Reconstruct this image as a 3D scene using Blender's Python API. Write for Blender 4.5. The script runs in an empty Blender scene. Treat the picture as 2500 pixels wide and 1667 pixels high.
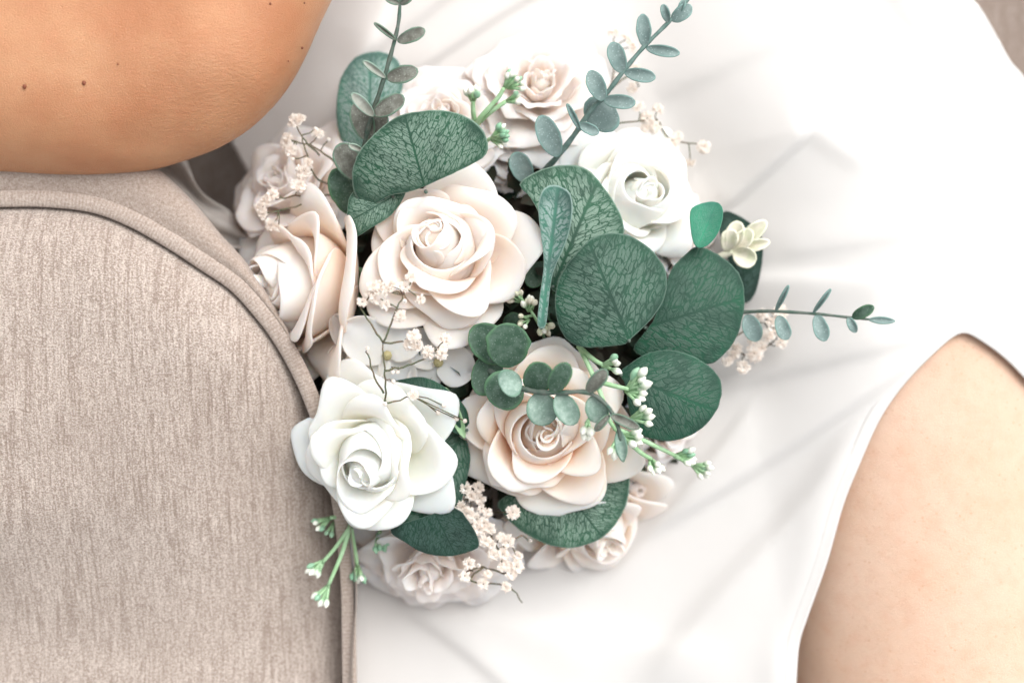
import bpy, math, random
import numpy as np
from mathutils import Vector, Matrix
R = math.radians
scene = bpy.context.scene
col = scene.collection

# ------------------------------------------------------------------ camera, world, light
CZ, FL = 0.75, 56.6
cam_d = bpy.data.cameras.new("camera"); cam = bpy.data.objects.new("camera", cam_d); col.objects.link(cam)
cam.location = (0, 0, CZ); cam.rotation_euler = (0, 0, 0)
cam_d.lens = FL; cam_d.sensor_width = 36; cam_d.clip_start = 0.02; cam_d.clip_end = 50
cam_d.dof.use_dof = True; cam_d.dof.focus_distance = CZ - 0.088; cam_d.dof.aperture_fstop = 3.4
scene.camera = cam

SUN_EL, SUN_AZ = 52, 38          # azimuth: measured from +Y towards +X (light comes from upper right)
w = bpy.data.worlds.new("World"); scene.world = w; w.use_nodes = True
nt = w.node_tree; nt.nodes.clear()
sky = nt.nodes.new("ShaderNodeTexSky"); sky.sky_type = 'NISHITA'; sky.sun_disc = False
sky.sun_elevation = R(SUN_EL); sky.sun_rotation = R(SUN_AZ); sky.dust_density = 4.0; sky.air_density = 1.0
hs = nt.nodes.new("ShaderNodeHueSaturation"); hs.inputs['Saturation'].default_value = 0.05
bg = nt.nodes.new("ShaderNodeBackground"); bg.inputs['Strength'].default_value = 0.15
out = nt.nodes.new("ShaderNodeOutputWorld")
nt.links.new(sky.outputs[0], hs.inputs['Color']); nt.links.new(hs.outputs[0], bg.inputs[0]); nt.links.new(bg.outputs[0], out.inputs[0])
sd = bpy.data.lights.new("sun", 'SUN'); sd.energy = 1.35; sd.angle = R(55); sd.color = (1.0, 0.965, 0.92)
sun = bpy.data.objects.new("sun", sd); col.objects.link(sun)
dv = Vector((math.sin(R(SUN_AZ)) * math.cos(R(SUN_EL)), math.cos(R(SUN_AZ)) * math.cos(R(SUN_EL)), math.sin(R(SUN_EL))))
sun.rotation_euler = dv.to_track_quat('Z', 'Y').to_euler()
vs = scene.view_settings; vs.view_transform = 'Standard'; vs.look = 'None'; vs.exposure = 0.64; vs.gamma = 1
scene.cycles.max_bounces = 14; scene.cycles.diffuse_bounces = 12

# ------------------------------------------------------------------ helpers
K = 36.0 / FL / 2500.0
def P(px, py, z):
    """photo coordinates (2500 x 1667) at height z -> metres"""
    s = (CZ - z) * K
    return np.stack(np.broadcast_arrays((px - 1250.0) * s, (833.5 - py) * s, z), axis=-1)
def S(z=0.08): return (CZ - z) * K           # metres per photo pixel at height z

LOC = {}
def tag(o, label, cat, group=None):
    o['label'] = label; o['category'] = cat
    if group: o['group'] = group
    return o
def thing(name, label, cat, loc, group=None):
    o = bpy.data.objects.new(name, None); col.objects.link(o); o.empty_display_size = 0.01
    o.location = tuple(float(v) for v in loc); LOC[o.name] = np.array([float(v) for v in loc])
    return tag(o, label, cat, group)
def mesh(V, F, smooth=True, attrs=None, mats=None):
    me = bpy.data.meshes.new("m"); V = np.asarray(V, float)
    me.from_pydata(V.tolist(), [], F)
    if smooth: me.polygons.foreach_set("use_smooth", [True] * len(me.polygons))
    if attrs:
        for k, a in attrs.items():
            at = me.attributes.new(k, 'FLOAT', 'POINT'); at.data.foreach_set("value", np.asarray(a, np.float32))
    return me
def part(name, V, F, mat, parent=None, attrs=None, smooth=True, sub=0, solid=0, off=0):
    V = np.asarray(V, float)
    root = parent
    while root is not None and root.parent is not None: root = root.parent
    if root is not None: V = V - LOC[root.name]
    me = mesh(V, F, smooth, attrs); me.name = name
    if mat is not None: me.materials.append(mat)
    o = bpy.data.objects.new(name, me); col.objects.link(o); o.parent = parent
    if solid:
        m = o.modifiers.new("solid", 'SOLIDIFY'); m.thickness = solid; m.offset = off
    if sub:
        m = o.modifiers.new("sub", 'SUBSURF'); m.levels = sub; m.render_levels = sub
    return o
def grid_faces(nu, nv, closed_u=False, base=0, flip=False):
    F = []
    for j in range(nv - 1):
        for i in range(nu if closed_u else nu - 1):
            a = base + j * nu + i; b = base + j * nu + (i + 1) % nu
            f = (a, b, b + nu, a + nu)
            F.append(f[::-1] if flip else f)
    return F
def catmull(pts, n=8, closed=False):
    p = np.asarray(pts, float); N = len(p)
    if closed: q = np.vstack([p[-1], p, p[0], p[1]]); segs = N
    else: q = np.vstack([2 * p[0] - p[1], p, 2 * p[-1] - p[-2]]); segs = N - 1
    o = []
    for i in range(segs):
        p0, p1, p2, p3 = q[i], q[i + 1], q[i + 2], q[i + 3]
        for k in range(n):
            t = k / n
            o.append(0.5 * ((2 * p1) + (-p0 + p2) * t + (2 * p0 - 5 * p1 + 4 * p2 - p3) * t * t + (-p0 + 3 * p1 - 3 * p2 + p3) * t ** 3))
    if not closed: o.append(p[-1])
    return np.array(o)
def resample(c, n, closed=False):
    c = np.asarray(c, float)
    if closed: c = np.vstack([c, c[:1]])
    d = np.r_[0, np.cumsum(np.linalg.norm(np.diff(c, axis=0), axis=1))]
    t = np.linspace(0, d[-1], n + (1 if closed else 0))
    if closed: t = t[:-1]
    return np.stack([np.interp(t, d, c[:, k]) for k in range(c.shape[1])], axis=1)
def tube_geo(C, rad, n=7, base=0):
    """C world polyline, rad scalar or array"""
    C = np.asarray(C, float); rad = np.broadcast_to(rad, len(C)).astype(float)
    T = np.gradient(C, axis=0); T /= np.linalg.norm(T, axis=1)[:, None] + 1e-12
    up = np.array([0.13, 0.21, 0.97]); 
    V = []
    for c, t, r in zip(C, T, rad):
        a = np.cross(t, up); a /= np.linalg.norm(a) + 1e-9; b = np.cross(t, a)
        for k in range(n):
            an = 2 * math.pi * k / n
            V.append(c + r * (math.cos(an) * a + math.sin(an) * b))
    F = grid_faces(n, len(C), True, base)
    V.append(C[0]); V.append(C[-1]); m = base + n * len(C); L = base + n * (len(C) - 1)
    for k in range(n):
        F.append((base + (k + 1) % n, base + k, m)); F.append((L + k, L + (k + 1) % n, m + 1))
    return V, F
def stem_px(pts, n=5):
    c = catmull(pts, n); return P(c[:, 0], c[:, 1], c[:, 2])
def merge(geos):
    V, F = [], []
    for v, f in geos:
        b = len(V); V += list(v); F += [tuple(i + b for i in q) for q in f]
    return V, F
def snoise(x, y, seed=0, oct=4):
    r = np.random.RandomState(seed); s = 0 * (x + y)
    for k in range(oct * 3):
        a = r.rand() * 6.28; f = 2 ** (k // 3) * (0.8 + 0.5 * r.rand())
        s = s + np.sin((x * math.cos(a) + y * math.sin(a)) * f + r.rand() * 6.28) / 1.7 ** (k // 3)
    return s / 3
def sstep(a, b, x):
    t = np.clip((x - a) / (b - a), 0, 1); return t * t * (3 - 2 * t)

# ------------------------------------------------------------------ materials
class Mat:
    def __init__(s, name):
        s.m = bpy.data.materials.new(name); s.m.use_nodes = True; s.t = s.m.node_tree
        s.b = s.t.nodes['Principled BSDF']; s.out = s.t.nodes['Material Output']
    def n(s, typ, **kw):
        nd = s.t.nodes.new('ShaderNode' + typ)
        for k, v in kw.items():
            if k.startswith('i_'):
                key = k[2:].replace('_', ' ')
                tgt = nd.inputs[int(key)] if key.isdigit() else nd.inputs[key]
                if isinstance(v, bpy.types.NodeSocket): s.t.links.new(v, tgt)
                else: tgt.default_value = v
            else: setattr(nd, k, v)
        return nd
    def link(s, a, b): s.t.links.new(a, b)
    def set(s, **kw):
        for k, v in kw.items():
            i = s.b.inputs[k.replace('_', ' ')]
            if isinstance(v, bpy.types.NodeSocket): s.link(v, i)
            else: i.default_value = v
    def ramp(s, fac, stops):
        r = s.n('ValToRGB'); s.link(fac, r.inputs[0]); e = r.color_ramp.elements
        while len(e) < len(stops): e.new(0.5)
        for el, (p, c) in zip(e, stops): el.position = p; el.color = (c[0], c[1], c[2], 1) if not np.isscalar(c) else (c, c, c, 1)
        return r.outputs[0]
    def math(s, op, a, b=0.0, c=0.0, clamp=False):
        nd = s.n('Math', operation=op, use_clamp=clamp)
        for k, v in enumerate((a, b, c)):
            if isinstance(v, bpy.types.NodeSocket): s.link(v, nd.inputs[k])
            else: nd.inputs[k].default_value = v
        return nd.outputs[0]
    def mix(s, f, a, b, blend='MIX'):
        nd = s.n('Mix', data_type='RGBA', blend_type=blend)
        for k, v in ((0, f), (6, a), (7, b)):
            if isinstance(v, bpy.types.NodeSocket): s.link(v, nd.inputs[k])
            else: nd.inputs[k].default_value = v if k == 0 else (v[0], v[1], v[2], 1)
        return nd.outputs[2]
    def noise(s, scale, detail=3, rough=0.5, vec=None, dist=0.0):
        nd = s.n('TexNoise'); nd.inputs['Scale'].default_value = scale; nd.inputs['Detail'].default_value = detail
        nd.inputs['Roughness'].default_value = rough; nd.inputs['Distortion'].default_value = dist
        s.link(vec if vec is not None else s.obj(), nd.inputs['Vector']); return nd.outputs[0]
    def obj(s):
        if not hasattr(s, '_o'): s._o = s.n('NewGeometry').outputs['Position']
        return s._o
    def scaled(s, sc, vec=None):
        nd = s.n('Mapping'); nd.inputs['Scale'].default_value = sc
        s.link(vec if vec is not None else s.obj(), nd.inputs['Vector']); return nd.outputs[0]
    def vor(s, scale, vec=None, feature='F1', rnd=1.0):
        nd = s.n('TexVoronoi', feature=feature); nd.inputs['Scale'].default_value = scale; nd.inputs['Randomness'].default_value = rnd
        s.link(vec if vec is not None else s.obj(), nd.inputs['Vector']); return nd.outputs['Distance'], nd
    def attr(s, name): return s.n('Attribute', attribute_name=name).outputs['Fac']
    def bump(s, h, strength=0.3, dist=0.001, normal=None):
        nd = s.n('Bump'); nd.inputs['Strength'].default_value = strength; nd.inputs['Distance'].default_value = dist
        s.link(h, nd.inputs['Height'])
        if normal is not None: s.link(normal, nd.inputs['Normal'])
        return nd.outputs[0]
    def translucent(s, colr, f):
        tr = s.n('BsdfTranslucent')
        if isinstance(colr, bpy.types.NodeSocket): s.link(colr, tr.inputs[0])
        else: tr.inputs[0].default_value = (*colr, 1)
        mx = s.n('MixShader'); mx.inputs[0].default_value = f
        s.link(s.b.outputs[0], mx.inputs[1]); s.link(tr.outputs[0], mx.inputs[2]); s.link(mx.outputs[0], s.out.inputs[0])

def petal_mat(name, rim, deep, trans=0.22, grain=0.12):
    M = Mat(name)
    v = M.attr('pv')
    c = M.mix(M.ramp(v, [(0.25, 0.0), (0.97, 1.0)]), deep, rim)  # heart's own tint, plus painted warm crease light to offset grey shade
    c = M.mix(M.math('MULTIPLY', M.noise(90, 3), 0.25), c, [x * 0.94 for x in rim])
    M.set(Base_Color=c, Roughness=0.62)
    M.b.inputs['Specular IOR Level'].default_value = 0.25
    M.b.inputs['Sheen Weight'].default_value = 0.15
    M.set(Normal=M.bump(M.noise(2600, 2), grain, 0.0002, M.bump(M.noise(160, 2), 0.25, 0.0006)))
    M.b.inputs['Subsurface Weight'].default_value = 0.55; M.b.inputs['Subsurface Scale'].default_value = 1.0
    M.b.inputs['Subsurface Radius'].default_value = (0.005, 0.0030, 0.0020)
    M.translucent(c, trans)
    return M.m
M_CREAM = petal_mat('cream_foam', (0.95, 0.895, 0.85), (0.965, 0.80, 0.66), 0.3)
M_PEACH = petal_mat('peach_foam', (0.95, 0.885, 0.825), (0.965, 0.62, 0.36))
M_WHITE = petal_mat('white_foam', (0.94, 0.935, 0.91), (0.95, 0.94, 0.84), 0.3)
M_SILK = petal_mat('blush_silk', (0.95, 0.905, 0.875), (0.97, 0.895, 0.835), 0.35)
M_HYD = petal_mat('white_silk', (0.93, 0.905, 0.88), (0.90, 0.86, 0.80), 0.35)

def big_leaf_mat(name, cell, dark, cells=0.75, sc=430, edge_green=0.6):
    M = Mat(name)
    lu, lv, ed = M.attr('lu'), M.attr('lv'), M.attr('edge')
    pos = M.obj()
    wn = M.n('TexNoise'); wn.inputs['Scale'].default_value = 170; M.link(pos, wn.inputs['Vector'])
    warp = M.n('VectorMath', operation='MULTIPLY_ADD'); M.link(wn.outputs['Color'], warp.inputs[0])
    warp.inputs[1].default_value = (0.0042,) * 3; M.link(pos, warp.inputs[2])
    oi = M.n('ObjectInfo'); al0 = M.math('ABSOLUTE', lv)
    wa = M.math('MULTIPLY', M.math('SUBTRACT', M.noise(230, 3, 0.6), 0.5), 0.10); wb = M.math('MULTIPLY', M.math('SUBTRACT', M.noise(190, 3, 0.6), 0.5), 0.12)
    cx = M.n('CombineXYZ'); M.link(M.math('ADD', M.math('SUBTRACT', lu, M.math('MULTIPLY', al0, 0.9)), wa), cx.inputs[0]); M.link(M.math('ADD', lv, wb), cx.inputs[1])
    M.link(M.math('MULTIPLY', oi.outputs['Random'], 3.0), cx.inputs[2])
    q = sc / 400.0
    flat = M.scaled((17 * q, 11.5 * q, 1), cx.outputs[0]); flat2 = M.scaled((34 * q, 26 * q, 1), cx.outputs[0])
    d1, _ = M.vor(1.0, flat, 'DISTANCE_TO_EDGE', 0.95); d2, _ = M.vor(1.0, flat2, 'DISTANCE_TO_EDGE', 1.0)
    v1 = M.ramp(d1, [(0.035, 0.0), (0.11, 1.0)]); v2 = M.ramp(d2, [(0.02, 0.6), (0.12, 1.0)])
    # midrib and side veins
    al = M.math('ABSOLUTE', lv)
    mid = M.ramp(al, [(0.008, 0.0), (0.020, 1.0)])
    wv = M.math('MULTIPLY', M.math('SUBTRACT', M.noise(120, 2), 0.5), 0.10)
    ph = M.math('ADD', M.math('SUBTRACT', lu, M.math('MULTIPLY', al, 0.95)), wv)
    fr = M.math('PINGPONG', M.math('MULTIPLY', ph, 6.5), 0.5)
    side = M.ramp(fr, [(0.02, 0.1), (0.07, 1.0)])
    veins = M.math('MULTIPLY', M.math('MULTIPLY', v1, v2), M.math('MULTIPLY', mid, side))
    # patchy print: towards the rim the cells drown in green
    pn = M.noise(75, 5, 0.68)
    mask = M.math('ADD', M.math('MULTIPLY', M.math('SUBTRACT', 1.0, M.math('POWER', ed, 5)), cells), M.math('MULTIPLY', M.math('SUBTRACT', pn, 0.5), 2.8))
    mask = M.math('MULTIPLY', mask, 1.0, clamp=True)
    f = M.math('MULTIPLY', veins, mask)
    # woven ground
    sp = M.n('SeparateXYZ'); M.link(pos, sp.inputs[0])
    wx = M.math('SINE', M.math('MULTIPLY', sp.outputs[0], 9500)); wy = M.math('SINE', M.math('MULTIPLY', sp.outputs[1], 9500))
    weave = M.math('MULTIPLY_ADD', M.math('MULTIPLY', wx, wy), 0.5, 0.5)
    f2 = M.math('ADD', f, M.math('MULTIPLY', M.math('MULTIPLY', weave, 0.22), M.math('SUBTRACT', 1.0, M.math('MULTIPLY', f, 0.6))), clamp=True)
    g = M.mix(M.ramp(M.noise(75, 3), [(0.40, 0.0), (0.62, 1.0)]), dark, [dark[0] * 0.8, dark[1] * 1.55, dark[2] * 1.25])
    c = M.mix(f2, g, M.mix(M.noise(40, 2), cell, [x * 0.72 for x in cell]))
    c = M.mix(M.ramp(ed, [(0.972, 0.0), (0.99, edge_green)]), c, [min(1, x * 1.1 + 0.04) for x in cell])
    M.set(Base_Color=c, Roughness=0.5); M.b.inputs['Specular IOR Level'].default_value = 0.2
    h = M.math('ADD', M.math('MULTIPLY', veins, 0.9), M.math('MULTIPLY', weave, 0.22))
    M.set(Normal=M.bump(h, 0.45, 0.0005)); M.translucent(c, 0.10)
    return M.m
M_LEAF_A = big_leaf_mat('veined_leaf_light', (0.235, 0.345, 0.275), (0.010, 0.050, 0.029), 1.05, 420)
M_LEAF_B = big_leaf_mat('veined_leaf_mid', (0.115, 0.190, 0.150), (0.013, 0.045, 0.030), 1.05, 400)
M_LEAF_C = big_leaf_mat('veined_leaf_dark', (0.074, 0.137, 0.105), (0.016, 0.056, 0.037), 1.0, 360)
M_LEAF_D = big_leaf_mat('veined_leaf_silver', (0.30, 0.40, 0.375), (0.035, 0.10, 0.08), 1.0, 560)
M_LEAF_E = big_leaf_mat('veined_leaf_emerald', (0.16, 0.36, 0.28), (0.045, 0.20, 0.135), 0.5, 500, 0.2)
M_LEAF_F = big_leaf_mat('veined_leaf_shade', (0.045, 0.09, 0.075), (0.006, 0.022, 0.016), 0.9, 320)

def small_leaf_mat(name, base, wax, rimc, waxamt=0.5, spk=0.35):
    M = Mat(name); ed = M.attr('edge')
    n1 = M.ramp(M.noise(260, 5, 0.7), [(0.42, 0.0), (0.66, 1.0)])
    c = M.mix(M.math('MULTIPLY', n1, waxamt), base, wax)
    d, _ = M.vor(900); c = M.mix(M.math('MULTIPLY', M.ramp(d, [(0.10, 1.0), (0.26, 0.0)]), spk), c, [min(1, x * 1.5 + 0.12) for x in wax])
    c = M.mix(M.ramp(ed, [(0.78, 0.0), (0.93, 0.8)]), c, rimc)
    M.set(Base_Color=c, Roughness=M.ramp(n1, [(0, 0.42), (1, 0.65)])); M.b.inputs['Specular IOR Level'].default_value = 0.28
    M.set(Normal=M.bump(M.noise(700, 4, 0.7), 0.35, 0.0006)); M.translucent(c, 0.12)
    return M.m
M_SL_GREY = small_leaf_mat('eucalyptus_sage', (0.125, 0.125, 0.105), (0.33, 0.35, 0.31), (0.13, 0.24, 0.17))
M_SL_PALE = small_leaf_mat('eucalyptus_pale', (0.30, 0.31, 0.27), (0.50, 0.53, 0.48), (0.24, 0.36, 0.29), 0.6, 0.1)
M_SL_BLUE = small_leaf_mat('eucalyptus_blue', (0.17, 0.245, 0.235), (0.29, 0.37, 0.355), (0.20, 0.34, 0.31), 0.6, 0.5)
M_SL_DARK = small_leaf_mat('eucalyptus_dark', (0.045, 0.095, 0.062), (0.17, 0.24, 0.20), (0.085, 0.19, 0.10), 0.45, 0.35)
M_SL_MINT = small_leaf_mat('eucalyptus_mint', (0.20, 0.30, 0.25), (0.42, 0.53, 0.47), (0.13, 0.25, 0.18), 0.6, 0.25)

def plain(name, c, rough=0.6, c2=None, ns=300, bs=0.15, spec=0.3, trans=0.0):
    M = Mat(name); c2 = c2 or [x * 0.75 for x in c]
    k = M.mix(M.ramp(M.noise(ns, 3), [(0.35, 0), (0.65, 1)]), c, c2)
    M.set(Base_Color=k, Roughness=rough); M.b.inputs['Specular IOR Level'].default_value = spec
    M.set(Normal=M.bump(M.noise(ns * 4, 3), bs, 0.0004))
    if trans: M.translucent(k, trans)
    return M.m
M_STEM_G = plain('dark_stem', (0.05, 0.10, 0.075), 0.6, (0.13, 0.15, 0.13))
M_STEM_B = plain('blue_stem', (0.09, 0.16, 0.14), 0.6, (0.16, 0.24, 0.22))
M_STEM_L = plain('light_green_stem', (0.30, 0.50, 0.27), 0.45, (0.38, 0.58, 0.36))
M_STEM_BR = plain('dry_brown_stem', (0.16, 0.11, 0.075), 0.8, (0.10, 0.12, 0.07))
M_BLOSSOM = plain('dried_blossom', (0.95, 0.93, 0.90), 0.8, (0.90, 0.83, 0.77), 500, 0.3, 0.2, 0.35)
M_CALYX = plain('dry_calyx', (0.30, 0.22, 0.14), 0.8, (0.20, 0.22, 0.12))
M_GREENSTAR = plain('green_calyx', (0.10, 0.36, 0.20), 0.5, (0.16, 0.44, 0.26))
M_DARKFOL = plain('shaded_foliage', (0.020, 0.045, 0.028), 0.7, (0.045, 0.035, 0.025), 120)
M_CORESHADE = plain('core_shade_brown', (0.030, 0.020, 0.015), 0.9, (0.015, 0.018, 0.012), 90)  # near-black colour stands in for shade deep between the blooms
M_PISTIL = plain('pistil', (0.42, 0.38, 0.20), 0.6)
M_RIBBON = plain('grey_ribbon', (0.52, 0.49, 0.46), 0.5, (0.42, 0.40, 0.38), 60, 0.2)
def berry_mat():
    M = Mat('berry'); v = M.attr('pv')
    c = M.mix(M.ramp(v, [(0.1, 0.0), (0.65, 1.0)]), (0.30, 0.52, 0.30), (0.80, 0.82, 0.74))
    M.set(Base_Color=c, Roughness=0.35); M.b.inputs['Subsurface Weight'].default_value = 0.2
    M.b.inputs['Subsurface Radius'].default_value = (0.001, 0.001, 0.0008); M.b.inputs['Subsurface Scale'].default_value = 1
    return M.m
M_BERRY = berry_mat()
M_BERRY_C = plain('cream_berry', (0.74, 0.70, 0.60), 0.4, (0.60, 0.62, 0.46), 200)
M_BERRY_G = plain('green_berry', (0.22, 0.44, 0.29), 0.4, (0.32, 0.52, 0.36), 200)

def skin_mat():
    M = Mat('skin'); pos = M.obj()
    sp = M.n('SeparateXYZ'); M.link(pos, sp.inputs[0])
    leg = M.ramp(M.math('MULTIPLY_ADD', sp.outputs[0], 5.0, 0.5), [(0.45, 0.0), (0.65, 1.0)])
    n = M.noise(22, 4, 0.55); n2 = M.noise(150, 4, 0.6)
    arm_c = M.mix(M.ramp(n, [(0.35, 0.0), (0.65, 1.0)]), (0.53, 0.275, 0.145), (0.44, 0.19, 0.09))
    leg_c = M.mix(M.ramp(n, [(0.35, 0.0), (0.65, 1.0)]), (0.67, 0.475, 0.36), (0.64, 0.435, 0.315))
    c = M.mix(leg, arm_c, leg_c)
    c = M.mix(M.math('MULTIPLY', M.ramp(n2, [(0.45, 0.0), (0.8, 1.0)]), 0.25), c, (0.55, 0.22, 0.12))
    # follicles and freckles
    d, _ = M.vor(300); dots = M.ramp(d, [(0.08, 1.0), (0.19, 0.0)])
    dn = M.ramp(M.noise(60, 2), [(0.40, 0.3), (0.6, 1.0)])
    c = M.mix(M.math('MULTIPLY', M.math('MULTIPLY', dots, dn), 0.42), c, (0.45, 0.19, 0.09))
    M.set(Base_Color=c, Roughness=M.ramp(n2, [(0.3, 0.36), (0.7, 0.50)]))
    M.b.inputs['Subsurface Weight'].default_value = 0.18; M.b.inputs['Subsurface Scale'].default_value = 1.0
    M.b.inputs['Subsurface Radius'].default_value = (0.006, 0.0022, 0.0012)
    M.b.inputs['Specular IOR Level'].default_value = 0.4
    cr, _ = M.vor(900, M.scaled((1.0, 1.7, 1.0)), 'DISTANCE_TO_EDGE')
    fine = M.noise(2200, 3, 0.6)
    wr = M.n('TexWave', wave_type='BANDS', bands_direction='DIAGONAL'); wr.inputs['Scale'].default_value = 110
    wr.inputs['Distortion'].default_value = 9; wr.inputs['Detail'].default_value = 4; wr.inputs['Detail Scale'].default_value = 1.6
    M.link(M.scaled((1.0, 2.2, 1.0)), wr.inputs['Vector'])
    # elbow wrinkles fade with the distance from the elbow point
    ds = M.n('VectorMath', operation='DISTANCE'); M.link(pos, ds.inputs[0]); ds.inputs[1].default_value = tuple(P(560, 240, 0.09))
    el = M.ramp(M.math('MULTIPLY', ds.outputs['Value'], 10.0), [(0.15, 1.0), (0.52, 0.0)])
    h = M.math('ADD', M.math('MULTIPLY', M.ramp(cr, [(0, 0), (0.2, 1)]), 0.25), M.math('MULTIPLY', fine, 0.5))
    h = M.math('ADD', h, M.math('MULTIPLY', M.math('MULTIPLY', M.noise(1.0, 4, 0.65, M.scaled((330, 950, 500))), el), 1.7))
    M.set(Normal=M.bump(h, 0.5, 0.0010, M.bump(M.noise(60, 2), 0.25, 0.002)))
    return M.m
M_SKIN = skin_mat()
M_MOLE = plain('mole', (0.20, 0.06, 0.03), 0.5)

def sofa_mat(name, ribs, tone=1.0):
    M = Mat(name); pos = M.obj()
    wn = M.n('TexNoise'); wn.inputs['Scale'].default_value = 30; M.link(pos, wn.inputs['Vector'])
    warp = M.n('VectorMath', operation='MULTIPLY_ADD'); M.link(wn.outputs['Color'], warp.inputs[0]); warp.inputs[1].default_value = (0.004,) * 3
    M.link(pos, warp.inputs[2])
    if ribs == 'panel':
        l1 = M.noise(1.0, 2, 0.6, M.scaled((1050, 110, 60))); l2 = M.ramp(M.noise(1.0, 2, 0.5, M.scaled((520, 22, 40))), [(0.34, 0.0), (0.46, 1.0)])
        lines = M.math('ADD', M.math('MULTIPLY', l1, 0.62), M.math('MULTIPLY', l2, 0.13))
        cross = M.math('MULTIPLY_ADD', M.math('SUBTRACT', M.noise(1.0, 3, 0.8, M.scaled((1100, 1500, 900))), 0.5), 2.6, 0.48)
    else:
        lu = M.math('ADD', M.attr('lu'), M.math('MULTIPLY', M.noise(60, 3), 2.5)); rib = M.math('PINGPONG', lu, 0.5)
        lines = M.math('ADD', M.math('MULTIPLY', rib, 0.25 if ribs == 'band' else 0.0), M.math('MULTIPLY', M.noise(800, 4, 0.7), 0.7)); cross = M.noise(1300, 5, 0.75)
    blot = M.noise(18, 3)
    f = M.math('ADD', M.math('MULTIPLY', lines, 0.65), M.math('MULTIPLY', cross, 0.45))
    lo, hi = (0.24 * tone, 0.185 * tone, 0.152 * tone), (0.545 * tone, 0.475 * tone, 0.428 * tone)
    c = M.mix(M.ramp(f, [(0.36, 0.0), (0.68, 1.0)]), lo, hi)
    c = M.mix(M.math('MULTIPLY', M.ramp(blot, [(0.4, 0), (0.7, 1)]), 0.3), c, (0.26 * tone, 0.20 * tone, 0.165 * tone))
    M.set(Base_Color=c, Roughness=0.9); M.b.inputs['Specular IOR Level'].default_value = 0.1
    M.b.inputs['Sheen Weight'].default_value = 0.25; M.b.inputs['Sheen Roughness'].default_value = 0.5
    M.set(Normal=M.bump(f, 0.8, 0.0012))
    return M.m
M_SOFA = sofa_mat('chenille_panel', 'panel', 1.22); M_BAND = sofa_mat('chenille_band', 'band', 1.16); M_BORDER = sofa_mat('chenille_border', 'plain', 1.16); M_SEAT = sofa_mat('chenille_seat', 'panel', 0.85)
M_GAP = plain('shadow_upholstery', (0.10, 0.06, 0.045), 0.95, (0.07, 0.04, 0.03), 60)

def dress_mat():
    M = Mat('white_satin_crepe')
    c = M.mix(M.noise(14, 2), (0.725, 0.71, 0.695), (0.70, 0.685, 0.67))
    M.set(Base_Color=c, Roughness=0.5); M.b.inputs['Specular IOR Level'].default_value = 0.25; M.b.inputs['Sheen Weight'].default_value = 0.2
    sp = M.n('SeparateXYZ'); M.link(M.obj(), sp.inputs[0])
    wx = M.math('SINE', M.math('MULTIPLY', sp.outputs[0], 12000)); wy = M.math('SINE', M.math('MULTIPLY', sp.outputs[1], 12000))
    M.set(Normal=M.bump(M.math('MULTIPLY', wx, wy), 0.22, 0.0002, M.bump(M.noise(28, 3), 0.25, 0.003)))
    M.translucent((0.85, 0.82, 0.80), 0.15)
    return M.m
M_DRESS = dress_mat()

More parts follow.
